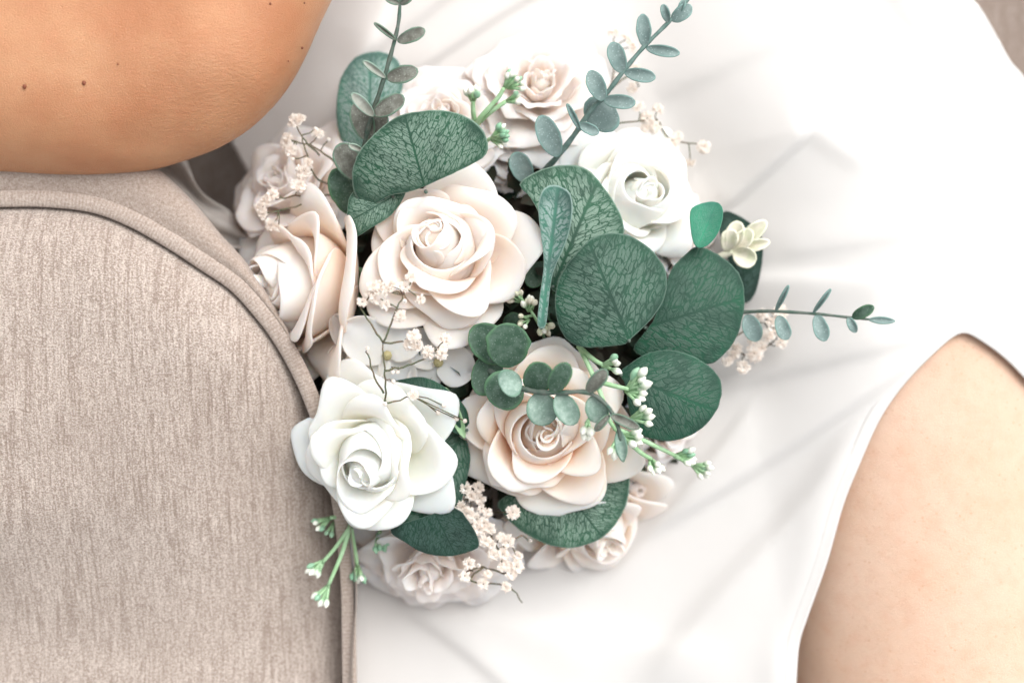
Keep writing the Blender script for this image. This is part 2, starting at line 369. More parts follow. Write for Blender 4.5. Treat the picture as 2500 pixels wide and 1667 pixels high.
# ------------------------------------------------------------------ roses
def petal_geo(rng, th0, w_, Rr, Hr, r0, z0, prof, side=0.5, tip=0.05, rnd=0.2, tuck=0.0, ripple=0.0, thick=0.0011, nu=13, nv=13, wob=1.5):
    """one petal in rose space (axis = z). w_ half width in metres along the rim, (Rr, Hr) rim radius and height."""
    u = np.linspace(-1, 1, nu)[None, :]; v = np.linspace(0, 1, nv)[:, None]
    pv, pa = zip(*prof)
    ph0, ph1, ph2 = rng.uniform(0, 6.28, 3)
    u0 = rng.uniform(-0.28, 0.28); uc = np.abs(u - u0) / (1 + np.abs(u0))
    vt = 1 - rnd * (0.45 * uc ** 1.15 + 0.75 * np.abs(u) ** 3.2) + 1.25 * tip * np.exp(-np.abs((u - u0) / 0.22) ** 1.15) + 0.012 * wob * np.sin(u * 5 + ph0)
    vv = v * vt
    ang = np.interp(vv.ravel(), pv, pa).reshape(vv.shape)
    asym = rng.uniform(-0.3, 0.3)
    curl = sstep(0.72, 1.0, vv) * (side * 95 * np.abs(u) ** 1.4 * (1 + asym * np.sign(u)))
    ang = np.radians(ang - curl)
    ds = np.diff(vv, axis=0, prepend=0)
    r = np.cumsum(np.cos(ang) * ds, axis=0); z = np.cumsum(np.sin(ang) * ds, axis=0)
    c = nu // 2; rs = (Rr - r0) / max(r[:, c].max(), 1e-3); zs = Hr / max(z[:, c].max(), 1e-3)
    r = r0 + r * rs; z = z0 + z * zs
    wid = w_ * (0.38 + 0.62 * sstep(0.0, 0.62, vv))
    rc = np.maximum(r[:, c:c + 1], w_ * 0.42)
    th = th0 + u * wid / rc
    r = r + tuck * u * (0.3 + 0.7 * vv) + 0.0016 * wob * np.sin(3.1 * u + ph0) * vv
    r = r + side * 0.0035 * sstep(0.62, 1.0, np.abs(u)) * sstep(0.3, 0.9, vv)
    z = z + 0.0015 * wob * np.sin(2.7 * u + ph1) * vv - 0.0022 * side * sstep(0.6, 1, np.abs(u)) * sstep(0.5, 1, vv)
    fu = rng.uniform(-0.6, 0.6); fs = rng.uniform(-0.5, 0.5); fa = rng.uniform(-1, 1) * 0.0014 * wob
    fd = (u - fu - fs * (vv - 0.6)) / 0.30
    r = r + fa * np.exp(-fd ** 2) * sstep(0.35, 0.95, vv); z = z + abs(fa) * 0.7 * np.exp(-fd ** 2) * sstep(0.5, 1.0, vv)
    if ripple:
        z = z + ripple * np.sin(u * 11 + ph2) * sstep(0.45, 1, vv); r = r + ripple * 0.8 * np.cos(u * 14 + ph1) * sstep(0.5, 1, vv)
    X = np.stack([r * np.cos(th), r * np.sin(th), z], axis=-1)
    du = np.gradient(X, axis=1); dv_ = np.gradient(X, axis=0); N = np.cross(du, dv_); N /= np.linalg.norm(N, axis=2)[..., None] + 1e-12
    t = thick * (0.55 + 0.45 * np.minimum(1, 3 * (1 - np.abs(u)) + 0.3)) * np.ones_like(vv)
    A = (X + N * t[..., None] / 2).reshape(-1, 3); B = (X - N * t[..., None] / 2).reshape(-1, 3)
    n = nu * nv; F = grid_faces(nu, nv) + grid_faces(nu, nv, base=n, flip=True)
    loop = [i for i in range(nu)] + [j * nu + nu - 1 for j in range(1, nv)] + [(nv - 1) * nu + i for i in range(nu - 2, -1, -1)] + [j * nu for j in range(nv - 2, 0, -1)]
    for a, b in zip(loop, loop[1:] + loop[:1]): F.append((b, a, a + n, b + n))
    at = np.tile((vv * np.ones_like(u)).ravel(), 2)
    return np.vstack([A, B]), F, at

BUDP = [(0, 15), (0.2, 60), (0.5, 90), (0.75, 103), (1, 108)]
IN = [(0, 20), (0.25, 68), (0.7, 92), (0.9, 85), (1, 60)]
MID = [(0, 5), (0.3, 42), (0.65, 74), (0.88, 52), (1, 5)]
OPEN = [(0, 6), (0.35, 34), (0.65, 46), (0.88, 26), (1, -25)]
FLAT = [(0, 8), (0.4, 22), (0.7, 26), (0.88, 6), (1, -45)]
FOAM = [  # n, half width, rim r, rim h, r0, z0, profile, side, tip, round, tuck
    (1, 8.0, 2.1, 25, 1.0, 3, IN, 0.0, 0.02, 0.05, 1.0),
    (2, 9.5, 4.7, 25.4, 1.6, 2, IN, 0.0, 0.03, 0.08, 1.6),
    (2, 14.0, 8.6, 26.0, 2.2, 2, BUDP, 0.05, 0.05, 0.12, 2.0),
    (3, 18.0, 13.6, 25.5, 3, 0, BUDP, 0.15, 0.07, 0.16, 2.0),
    (3, 22.0, 19.8, 22.5, 3, 0, MID, 0.35, 0.09, 0.22, 2.4),
    (4, 23.0, 25.5, 20.5, 3, -1, MID, 0.40, 0.10, 0.24, 2.6),
    (5, 24.0, 32.5, 15.0, 3, -2, OPEN, 0.45, 0.11, 0.26, 2.6),
    (5, 27.0, 38.5, 9.0, 3, -3, OPEN, 0.45, 0.11, 0.28, 2.2)]
RUFF = [
    (2, 7.0, 3.0, 18, 1, 4, IN, 0.0, 0, 0.1, 1.2), (3, 11.0, 8.0, 18, 1.5, 3, IN, 0.1, 0, 0.12, 1.4),
    (4, 15.0, 15.0, 16.5, 2, 1, MID, 0.3, 0, 0.12, 1.6), (5, 19.0, 23.5, 13, 2, 0, MID, 0.3, 0, 0.12, 1.6),
    (6, 20.0, 31.0, 8.5, 2.5, -1, OPEN, 0.3, 0, 0.12, 1.5), (6, 22.0, 37.0, 4, 3, -2, FLAT, 0.2, 0, 0.12, 1.5)]
def frame(axis, spin):
    a = Vector(axis).normalized(); q = Vector((0, 0, 1)).rotation_difference(a)
    return np.array((q.to_matrix() @ Matrix.Rotation(spin, 3, 'Z')))
def rose(name, label, px, py, z, axis, Rpx, mat, seed, spin=0.0, spec=FOAM, lean=(0, 0), ripple=0.0, thick=0.0010, cat='rose', layers=None, hs=1.0, group='roses in the bouquet'):
    """px, py, z: where the middle of the bloom's rim plane sits"""
    rng = np.random.RandomState(seed); sc = Rpx * S(z) / 0.0385
    M3 = frame(axis, spin); C = P(px, py, z) - M3 @ np.array([0, 0, 0.018 * sc])
    root = thing(name, label, cat, C, group)
    rows = spec if layers is None else [spec[i] for i in layers]
    th = rng.uniform(0, 6.28)
    for li, (n, hw, Rr, Hr, r0, z0, prof, side, tip, rnd, tuck) in enumerate(rows):
        th += rng.uniform(0.4, 1.0); shift = 1 - li / max(1, len(rows) - 1)
        for k in range(n):
            f = rng.uniform(0.93, 1.06); g = rng.uniform(0.92, 1.07)
            V, F, at = petal_geo(rng, th + k * 2 * math.pi / n + rng.uniform(-0.12, 0.12), hw * 1e-3 * rng.uniform(0.95, 1.12), Rr * 1e-3 * f, Hr * 1e-3 * g * hs, r0 * 1e-3, z0 * 1e-3,
                                 prof, side * rng.uniform(0.6, 1.3), tip * rng.uniform(0.4, 1.5), rnd, tuck * 1e-3, ripple, thick)
            V[:, 0] += lean[0] * shift * 1e-3 * np.clip(V[:, 2] / 0.02, 0, 1.3); V[:, 1] += lean[1] * shift * 1e-3 * np.clip(V[:, 2] / 0.02, 0, 1.3)
            V = (V * sc) @ M3.T + C
            part('petal', V, F, mat, root, {'pv': at}, sub=1)
    Vb = [(r_ * math.cos(k * 0.5236), r_ * math.sin(k * 0.5236), z_) for z_, r_ in ((0.004, 0.0045), (0.012, 0.0062), (0.017, 0.0058), (0.0220, 0.0064), (0.0245, 0.0044), (0.0256, 0.0002)) for k in range(12)]
    Vb = np.array(Vb) * (0.75 if spec is RUFF else 1); Vb[:, 0] += lean[0] * 1e-3 * np.clip(Vb[:, 2] / 0.02, 0, 1.3); Vb[:, 1] += lean[1] * 1e-3 * np.clip(Vb[:, 2] / 0.02, 0, 1.3)
    part('bud_core', (Vb * sc) @ M3.T + C, grid_faces(12, 6, True), mat, root, {'pv': np.full(len(Vb), 0.6)})
    # green cup and a short stem under the petals
    Vc = []; ns = 10
    for zz, rr in ((-0.020, 0.0016), (-0.012, 0.0020), (-0.008, 0.0050), (-0.004, 0.0062)):
        for k in range(ns): Vc.append((rr * math.cos(k * 2 * math.pi / ns), rr * math.sin(k * 2 * math.pi / ns), zz))
    part('calyx', (np.array(Vc) * sc) @ M3.T + C, grid_faces(ns, 4, True), M_STEM_L, root)
    return root

# ------------------------------------------------------------------ leaves
def outline_leaf(pts, z, mid, mat, label, gx=0, gy=0, bow=0.0, crease=0.0, name='eucalyptus_leaf', wav=0.0006, seed=0, thick=0.00045, group='large veined eucalyptus leaves'):
    o = resample(catmull(pts, 6, True), 64, True); c = o.mean(0)
    Rm = np.linalg.norm(o - c, axis=1).mean(); m0, m1 = np.array(mid[0], float), np.array(mid[1], float)
    L = np.linalg.norm(m1 - m0); d = (m1 - m0) / L; nrm = np.array([-d[1], d[0]])
    ts = [0.0, 0.12, 0.25, 0.38, 0.5, 0.62, 0.73, 0.83, 0.91, 0.965, 1.0]; V2, ed = [c], [0.0]
    rs = np.random.RandomState(seed + 5); tooth = 1 + 0.004 * rs.randn(64)
    for t in ts[1:]:
        for i, p in enumerate(o): V2.append(c + (p - c) * t * (tooth[i] if t == 1.0 else 1)); ed.append(t)
    V2 = np.array(V2); ed = np.array(ed); a = (V2 - m0) @ d / L; b = (V2 - m0) @ nrm / L
    zz = z + gx * (V2[:, 0] - c[0]) / 100 + gy * (V2[:, 1] - c[1]) / 100 + bow * (np.linalg.norm(V2 - c, axis=1) / Rm) ** 2 + crease * np.sqrt(b * b + 0.002)
    zz = zz + wav * snoise(V2[:, 0] / 60, V2[:, 1] / 60, seed, 2) * ed
    V = P(V2[:, 0], V2[:, 1], zz); F = [(0, 1 + (i + 1) % 64, 1 + i) for i in range(64)]
    for j in range(len(ts) - 2):
        for i in range(64):
            q = 1 + j * 64; F.append((q + i, q + (i + 1) % 64, q + 64 + (i + 1) % 64, q + 64 + i))
    root = thing(name, label, 'leaf', P(m0[0], m0[1], z), group)
    part('leaf_blade', V, [f[::-1] for f in F], mat, root, {'lu': a, 'lv': b, 'edge': ed}, solid=thick)
    st = m0 - d * 26
    g = tube_geo(stem_px([(*(m0 + d * 4), z - 0.03), (*(m0 + d * 2), z - 0.010), (*m0, float(zz[0]) - 0.0004)], 4), 0.0007)
    part('leaf_stalk', *g, M_STEM_G, root)
    return root
def blade(base, tip, w, z0, z1, mat, parent, cup=0.0, bend=0.0, thick=0.0007, name='leaf', blunt=0.5, twist=0.0, seed=0):
    """small leaf from base to tip (photo px), w = width in px"""
    b, t = np.array(base, float), np.array(tip, float); L = np.linalg.norm(t - b); d = (t - b) / L; n = np.array([-d[1], d[0]])
    nv, nu = 11, 9; rs = np.random.RandomState(int(abs(b[0] * 7 + t[1] * 3)) % 9999)
    v = np.linspace(0, 1, nv)[:, None]; u = np.linspace(-1, 1, nu)[None, :]
    s = v * 0.99 + 0.005
    hw = w / 2 * np.power(np.clip(4 * s * (1 - s), 0, 1), blunt) * (1 + 0.16 * (s - 0.5)) * (1 + 0.03 * rs.randn(nv, 1)) + 0.8
    x = b[0] + d[0] * L * v + n[0] * u * hw; y = b[1] + d[1] * L * v + n[1] * u * hw
    z = z0 + (z1 - z0) * v + cup * u ** 2 * np.sin(math.pi * s) + bend * np.sin(math.pi * v) + twist * u * v
    V = P(x, y, z).reshape(-1, 3); e = (np.maximum(np.abs(u) + 0 * v, np.abs(2 * v - 1) ** 1.6 + 0 * u)).ravel()
    return part(name, V, grid_faces(nu, nv, flip=True), mat, parent, {'edge': e}, solid=thick, sub=1)

# ------------------------------------------------------------------ the setting: armchair
seam = catmull([(-900, 640), (-500, 560), (-200, 515), (0, 507), (112, 507), (223, 520), (312, 553), (402, 603), (491, 661), (558, 706), (607, 757), (665, 832), (722, 935), (770, 1060), (803, 1190), (822, 1320), (832, 1440), (834, 1560), (836, 1700), (838, 2000), (838, 2500)], 8)
outer = catmull([(-900, 380), (-500, 340), (-200, 330), (0, 335), (120, 340), (230, 350), (320, 375), (388, 420), (446, 473), (490, 520), (536, 576), (603, 650), (680, 762), (734, 880), (795, 1020), (838, 1180), (862, 1330), (868, 1461), (858, 1560), (852, 1700), (850, 2000), (850, 2500)], 8)
NS = 150
seam = resample(seam, NS); outer = resample(outer, NS)
# match the outer edge to the seam by nearest progress so that strips stay square
tt = np.linspace(0, 1, NS)
zs = 0.078 - 0.030 * sstep(600, 1700, seam[:, 1]) - 0.004 * sstep(300, -900, seam[:, 0])
chair = thing('armchair', 'beige ribbed chenille armchair whose rolled armrest fills the left of the picture', 'armchair', P(400, 1100, -0.12))
cen = np.array([-420.0, 1500.0]); ks = np.r_[0, 0.01, 0.025, 0.045, np.linspace(0.07, 1, 30)]
V, A = [], []
for k in ks:
    p = seam * (1 - k) + cen * k; dpx = np.linalg.norm(seam - cen, axis=1) * k
    z = zs - 0.004 + 0.016 * (1 - np.exp(-dpx / 70.0)) + 0.002 * snoise(p[:, 0] / 160, p[:, 1] / 160, 3, 3) * (1 - np.exp(-dpx / 120)) - 0.010 * sstep(700, 1700, p[:, 1])
    z = z - 0.012 * sstep(450, 0, dpx) * sstep(850, 1200, p[:, 1])
    V.append(P(p[:, 0], p[:, 1], z))
part('armrest_panel', np.vstack(V), grid_faces(NS, len(ks)), M_SOFA, chair)
T = np.gradient(seam, axis=0); T /= np.linalg.norm(T, axis=1)[:, None]; Nn = np.stack([T[:, 1], -T[:, 0]], 1)   # outward (up / right)
arc = np.r_[0, np.cumsum(np.linalg.norm(np.diff(seam, axis=0), axis=1))] 
V, A = [], []; nb = 14
for k in range(nb):
    an = 2 * math.pi * k / nb; hwid = 21
    hwid = 21 - 5 * sstep(1050, 1350, seam[:, 1]); p = seam + Nn * (hwid * (1 + math.cos(an)))[:, None]; z = zs - 0.001 - 0.0045 * sstep(1000, 1250, seam[:, 1]) + 0.0018 * (1 - 0.6 * sstep(1000, 1250, seam[:, 1])) * math.sin(an)
    V.append(P(p[:, 0], p[:, 1], z)); A.append(arc / 8.5)
part('piping_band', np.vstack(V), grid_faces(NS, nb) + [((nb - 1) * NS + i, (nb - 1) * NS + i + 1, i + 1, i) for i in range(NS - 1)], M_BAND, chair, {'lu': np.concatenate(A)}, sub=1)
On = np.stack([np.gradient(outer[:, 1]), -np.gradient(outer[:, 0])], 1); On /= np.linalg.norm(On, axis=1)[:, None]
rows = []
for f, dz in ((0, -0.001), (0.25, 0.0006), (0.5, 0.001), (0.75, 0.0), (0.92, -0.0025)):
    p = (seam + Nn * 36) * (1 - f) + outer * f; rows.append(P(p[:, 0], p[:, 1], zs + dz))
for dd, dz in ((0, -0.006), (4, -0.010), (5, -0.016), (3, -0.03), (0, -0.06), (0, -0.14)):
    p = outer + On * dd; rows.append(P(p[:, 0], p[:, 1], zs + dz))
part('armrest_border', np.vstack(rows), grid_faces(NS, len(rows)), M_BORDER, chair, {'lu': np.tile(arc / 9.0, len(rows))})
# seat cushion under everything
gx, gy = np.meshgrid(np.linspace(-0.6, 0.7, 60), np.linspace(-0.55, 0.6, 60))
gz = -0.085 + 0.006 * snoise(gx * 9, gy * 9, 8, 3)
part('seat_cushion', np.stack([gx, gy, gz], -1).reshape(-1, 3), grid_faces(60, 60), M_SEAT, chair, solid=0.06, off=-1)

# ------------------------------------------------------------------ the person: arm, leg and dress
def seg_near(p, poly):
    best = None; bd = np.full(len(p), 1e9); q = np.zeros_like(p)
    for a, b in zip(poly[:-1], poly[1:]):
        t = np.clip(((p - a) @ (b - a)) / ((b - a) @ (b - a)), 0, 1); c = a + t[:, None] * (b - a); d = np.linalg.norm(p - c, axis=1)
        m = d < bd; bd[m] = d[m]; q[m] = c[m]
    return q, bd
arm_out = catmull([(-1300, 470), (-600, 440), (-200, 424), (0, 424), (120, 431), (250, 431), (370, 418), (500, 378), (560, 350), (620, 310), (680, 250), (722, 190), (755, 125), (782, 62), (812, 0), (850, -90), (900, -260), (960, -520), (930, -760), (680, -800), (520, -600), (470, -380), (380, -230), (200, -170), (-200, -180), (-700, -200), (-1300, -180), (-1420, 140)], 8, True)
arm_out = resample(arm_out, 260, True)
skel = catmull([(-1250, 140), (-600, 130), (0, 128), (260, 118), (430, 60), (560, -60), (650, -260), (740, -620)], 8)
q, dd = seg_near(arm_out, skel)
for _ in range(12): q = (np.roll(q, 1, 0) + q * 2 + np.roll(q, -1, 0)) / 4
zc = 0.073 - 0.006 * sstep(300, -600, arm_out[:, 0]) + 0.03 * sstep(-100, -800, arm_out[:, 1])
H = 0.040
V = []; nphi = 26; angs = np.linspace(-math.pi / 2, math.pi / 2, nphi)
for an in angs:
    ca, sa = math.cos(an), math.sin(an)
    p = q + (arm_out - q) * (ca ** 1.0 if ca > 1e-6 else 0.0)
    z = zc + H * sa * np.where(sa > 0, 1.0, 0.85)
    if sa > 0:
        z = z + sa * (0.0035 * np.exp(-((p[:, 0] - 500) ** 2 + (p[:, 1] - 130) ** 2) / 110 ** 2) - 0.0022 * np.exp(-(((p[:, 0] - 330) / 90) ** 2 + ((p[:, 1] - 345) / 35) ** 2)) + 0.0025 * np.exp(-((p[:, 0] - 640) ** 2 + (p[:, 1] - 190) ** 2) / 60 ** 2) - 0.0015 * np.exp(-((p[:, 0] - 250) ** 2 + (p[:, 1] - 230) ** 2) / 90 ** 2))
    V.append(P(p[:, 0], p[:, 1], z))
V = np.vstack(V); F = grid_faces(260, nphi, True)
F.append(tuple(range(260))[::-1]); F.append(tuple(range(260 * (nphi - 1), 260 * nphi)))
arm_geo = (V, F)
def chain(pts, n=28, per=10):
    c = catmull(pts, per); T = np.gradient(c[:, :3], axis=0); T /= np.linalg.norm(T, axis=1)[:, None]; V = []
    for p, t in zip(c, T):
        a = np.cross(t, [0.2, 1, 0.1]); a /= np.linalg.norm(a); b = np.cross(t, a)
        for k in range(n): V.append(p[:3] + p[3] * (a * math.cos(2 * math.pi * k / n) + b * math.sin(2 * math.pi * k / n)))
    F = grid_faces(n, len(c), True); F.append(tuple(range(n))[::-1]); F.append(tuple(range(n * (len(c) - 1), n * len(c)))); return V, F
hip_geo = chain([(0.110, 0.25, -0.085, 0.082), (0.07, 0.38, -0.06, 0.10), (0.0, 0.52, -0.01, 0.115), (-0.04, 0.66, 0.04, 0.11), (-0.06, 0.76, 0.07, 0.08)])
upper_geo = chain([(-0.095, 0.245, 0.112, 0.034), (-0.10, 0.38, 0.12, 0.040), (-0.10, 0.52, 0.11, 0.046), (-0.08, 0.66, 0.08, 0.05)])
# thigh
def thigh_axis(t): return np.array([0.175, 0.06, -0.042]) + (np.array([0.228, -0.32, -0.030]) - np.array([0.175, 0.06, -0.042])) * t
TR = 0.090
def hipx(t): return -0.045 * sstep(0.0, -0.32, t)
def thigh_top(x, y):
    a, b = thigh_axis(0), thigh_axis(1); d = (b - a)[:2]; t = ((x - a[0]) * d[0] + (y - a[1]) * d[1]) / (d @ d)
    cx = a[0] + t * (b - a)[0] + hipx(t); cy = a[1] + t * (b - a)[1]; r2 = (x - cx) ** 2 + (y - cy) ** 2
    over = np.maximum(0, -t - 0.1) * 0.38
    return a[2] + t * (b - a)[2] + np.sqrt(np.maximum(TR ** 2 - r2, 0)) - over * 0.35, r2
V = []; nl, na = 60, 72
for i in range(nl):
    t = -0.6 + 2.2 * i / (nl - 1); c = thigh_axis(t) + np.array([float(hipx(t)), 0, 0]); d = thigh_axis(1) - thigh_axis(0); d /= np.linalg.norm(d)
    s = np.cross(d, [0, 0, 1]); s /= np.linalg.norm(s); up = np.cross(s, d)
    rr = TR * (1.0 - 0.0 * t) * (1.0 if 0 < i < nl - 1 else 0.02)
    for k in range(na):
        an = 2 * math.pi * k / na; V.append(c + rr * (math.cos(an) * s + math.sin(an) * up) - np.array([0, 0, max(0, -t - 0.1) * 0.13]))
leg_geo = (V, grid_faces(na, nl, True, flip=True))
person = thing('person', 'seated woman in a white dress, bent tanned elbow and one bare thigh showing', 'person', P(1700, 300, -0.08))
Vb, Fb = merge([arm_geo, leg_geo, hip_geo, upper_geo])
body = part('body', Vb, Fb, M_SKIN, person)
rm = body.modifiers.new("remesh", 'REMESH'); rm.mode = 'VOXEL'; rm.voxel_size = 0.0026; rm.use_smooth_shade = True
sm = body.modifiers.new("smooth", 'SMOOTH'); sm.factor = 0.5; sm.iterations = 14
# moles
def arm_top(px, py):
    best = None
    pv = arm_geo[0][260 * 13:]; pr = (pv[:, 0] / (CZ - pv[:, 2]) / K + 1250, 833.5 - pv[:, 1] / (CZ - pv[:, 2]) / K)
    i = np.argmin((pr[0] - px) ** 2 + (pr[1] - py) ** 2); return pv[i][2]
for (mx, my, mr) in ((60, 212, 5), (205, 203, 5.2), (224, 32, 4), (288, 157, 2.4), (660, 10, 3), (738, 118, 3), (743, 8, 2.5), (595, 223, 2), (704, 150, 2)):
    zt = arm_top(mx, my); c = P(mx, my, zt - 0.0002); g = []
    for j in range(5):
        for k in range(10):
            a = j * math.pi / 8; g.append(c + np.array([mr * S(0.1) * math.cos(a) * math.cos(k * 0.6283), mr * 1.15 * S(0.1) * math.cos(a) * math.sin(k * 0.6283), 0.0005 * math.sin(a) + 0.0001]))
    part('mole', g, grid_faces(10, 5, True), M_MOLE, body)

slit = catmull([(1925, 2300), (1932, 1850), (1942, 1667), (1950, 1570), (1972, 1500), (2018, 1370), (2058, 1230), (2098, 1130), (2140, 1035), (2182, 968), (2232, 908), (2300, 842), (2335, 816), (2355, 812), (2378, 820), (2440, 862), (2500, 920), (2620, 1060), (2800, 1400), (2900, 1800), (2950, 2300)], 8)
def inside(poly, x, y):
    c = np.zeros(x.shape, bool); n = len(poly); j = n - 1
    for i in range(n):
        xi, yi = poly[i]; xj, yj = poly[j]
        if yi != yj:
            m = ((yi > y) != (yj > y)) & (x < (xj - xi) * (y - yi) / (yj - yi) + xi); c ^= m
        j = i
    return c
def fold(x, y, a, b, amp, wpos, wneg, ta=0.15, tb=0.15):
    a, b = np.array(a, float), np.array(b, float); L = np.linalg.norm(b - a); d = (b - a) / L
    t = ((x - a[0]) * d[0] + (y - a[1]) * d[1]) / L; s = (x - a[0]) * -d[1] + (y - a[1]) * d[0]
    g = np.where(s > 0, np.exp(-(s / wpos) ** 2), np.exp(-(s / wneg) ** 2))
    return amp * g * sstep(-ta, ta, t) * sstep(1 + tb, 1 - tb, t)
def dress_z(x, y):
    x0_, y0_ = x, y
    tz = 0.02
    for _ in range(5):
        k_ = (CZ - np.clip(tz, -0.05, 0.08)) * K; tz, r2 = thigh_top((x - 1250) * k_, (833.5 - y) * k_)
    lap = 0.004 + 0.012 * np.exp(-((x - 1500) / 700) ** 2) - 0.02 * sstep(900, 500, x) + 0.028 * sstep(1450, 2150, x)
    t2 = tz + 0.0030; k = 0.02
    h = np.clip(0.5 + 0.5 * (t2 - lap) / k, 0, 1); z = lap * (1 - h) + t2 * h + k * h * (1 - h)
    away = 1 - 0.85 * np.exp(-((seg_near(np.stack([x.ravel(), y.ravel()], 1), slit)[1].reshape(x.shape)) / 45) ** 2)
    x = x + 16 * snoise(x0_ / 150, y0_ / 150, 31, 2); y = y + 16 * snoise(x0_ / 170, y0_ / 130, 32, 2)
    f = fold(x, y, (2290, 850), (1560, 1300), 0.0075, 130, 22) + fold(x, y, (2250, 900), (1600, 1660), 0.008, 42, 150) \
        + fold(x, y, (2120, 1120), (1900, 1700), 0.007, 60, 22) + fold(x, y, (2300, 800), (1750, 930), 0.004, 50, 24) \
        + fold(x, y, (2200, 690), (1780, 700), 0.004, 22, 60) + fold(x, y, (1760, 505), (1985, 305), 0.0055, 12, 60) \
        + fold(x, y, (1985, 305), (2110, 395), 0.0015, 30, 20) + fold(x, y, (760, 330), (960, -60), 0.005, 22, 60) \
        + fold(x, y, (860, 130), (1180, -80), 0.005, 22, 50) + fold(x, y, (1000, 160), (1400, -60), 0.004, 14, 40) \
        + fold(x, y, (1600, 240), (2150, -60), 0.003, 30, 60) + fold(x, y, (2150, -100), (2380, 260), 0.004, 40, 30) \
        + fold(x, y, (2300, 300), (2380, 720), 0.003, 50, 40) + fold(x, y, (1100, 1520), (1700, 1600), 0.004, 90, 40) \
        + fold(x, y, (1300, 1700), (1000, 1480), 0.003, 50, 20) + fold(x, y, (1900, 620), (2300, 560), 0.002, 25, 60) + fold(x, y, (1830, 1000), (1500, 1420), 0.003, 16, 60)
    z = z + 0.6 * f * away; x, y = x0_, y0_ + 0.0009 * snoise(x / 170, y / 170, 11, 2)
    # falls away over the hip towards the upper right, and down beside the armrest
    e = (x - (2330 + 0.62 * np.clip(y, -800, 900))) ; z = z - 0.08 * sstep(-20, 300, e) * sstep(900, 300, y)
    return z
step = 9
gx, gy = np.meshgrid(np.arange(380, 3100, step), np.arange(-800, 2300, step)); gx = gx.astype(float); gy = gy.astype(float)
left = np.array([(430, -900), (480, 200), (555, 330), (620, 450), (690, 620), (750, 880), (830, 1150), (846, 1330), (848, 1461), (840, 1700), (835, 2400)], float)
right = np.array([(1900, -900), (2250, -120), (2370, 0), (2412, 60), (2462, 150), (2505, 205), (2600, 380), (2900, 700), (3400, 1100)], float)
okm = (gx > np.interp(gy, left[:, 1], left[:, 0])) & ~inside(slit, gx, gy) & ((gx < np.interp(gy, right[:, 1], right[:, 0])))
# snap the outermost kept vertices onto the cut lines
lines_ = [catmull(left, 6), catmull(right, 6)]
flat = np.stack([gx.ravel(), gy.ravel()], 1)
for ln in lines_:
    q, d = seg_near(flat, ln); m = (d < step * 0.72); flat[m] = q[m]; okm |= m.reshape(okm.shape)
bad = inside(slit, gx, gy) ; okm &= ~bad
sx, sy = flat[:, 0], flat[:, 1]; sz = dress_z(sx.reshape(gx.shape), sy.reshape(gx.shape)).ravel()
sz = sz + 0
W = gx.shape[1]; idx = okm.ravel(); F = []
for f in grid_faces(W, gx.shape[0]):
    if idx[f[0]] and idx[f[1]] and idx[f[2]] and idx[f[3]]: F.append(f)
used = np.unique(np.array(F)); rem = -np.ones(len(idx), int); rem[used] = np.arange(len(used))
V = P(sx[used], sy[used], sz[used]); F = [tuple(int(rem[i]) for i in f) for f in F]
dress = part('dress', V, F, M_DRESS, person, solid=0.0012, off=-1)
sl = resample(slit, 260); sn = np.stack([np.gradient(sl[:, 1]), -np.gradient(sl[:, 0])], 1); sn /= np.linalg.norm(sn, axis=1)[:, None]
if not inside(slit, (sl + sn * 10)[130:131, 0], (sl + sn * 10)[130:131, 1])[0]: sn = -sn
Vh = []
for d_, up_ in ((-34, -0.0004), (-30, 0.0008), (-22, 0.0009), (-12, 0.0009), (-5, 0.0010), (-1, 0.0009), (0, 0.0004)):
    p = sl + sn * d_; Vh.append(P(p[:, 0], p[:, 1], dress_z(p[:, 0].copy()[None], p[:, 1].copy()[None])[0] + up_))
part('bodice', *chain([(0.08, 0.36, -0.065, 0.105), (0.0, 0.52, -0.01, 0.121), (-0.04, 0.66, 0.04, 0.116), (-0.058, 0.745, 0.066, 0.09)]), M_DRESS, person)
part('slit_hem', np.vstack(Vh), grid_faces(260, 7), M_DRESS, dress, solid=0.0009, off=0)

# ------------------------------------------------------------------ the bouquet: flowers
shade_core = thing('shade_fill', 'dark fill added in the heart of the bouquet, standing in for shade between the blooms', 'dark filler', P(1220, 800, 0.0))
V = []; na, nr = 40, 16  # added dome, dark only to paint shade into the gaps
for j in range(nr):
    f = j / (nr - 1) * math.pi / 2
    for k in range(na):
        an = 2 * math.pi * k / na; rr = 0.078 * math.cos(f) * (1 + 0.05 * math.sin(5 * an + 3 * f)); V.append(P(1225, 790, 0.0) + np.array([rr * math.cos(an), rr * 1.0 * math.sin(an), 0.052 * math.sin(f) + 0.004]))
part('fill_dome', V, grid_faces(na, nr, True), M_CORESHADE, shade_core)
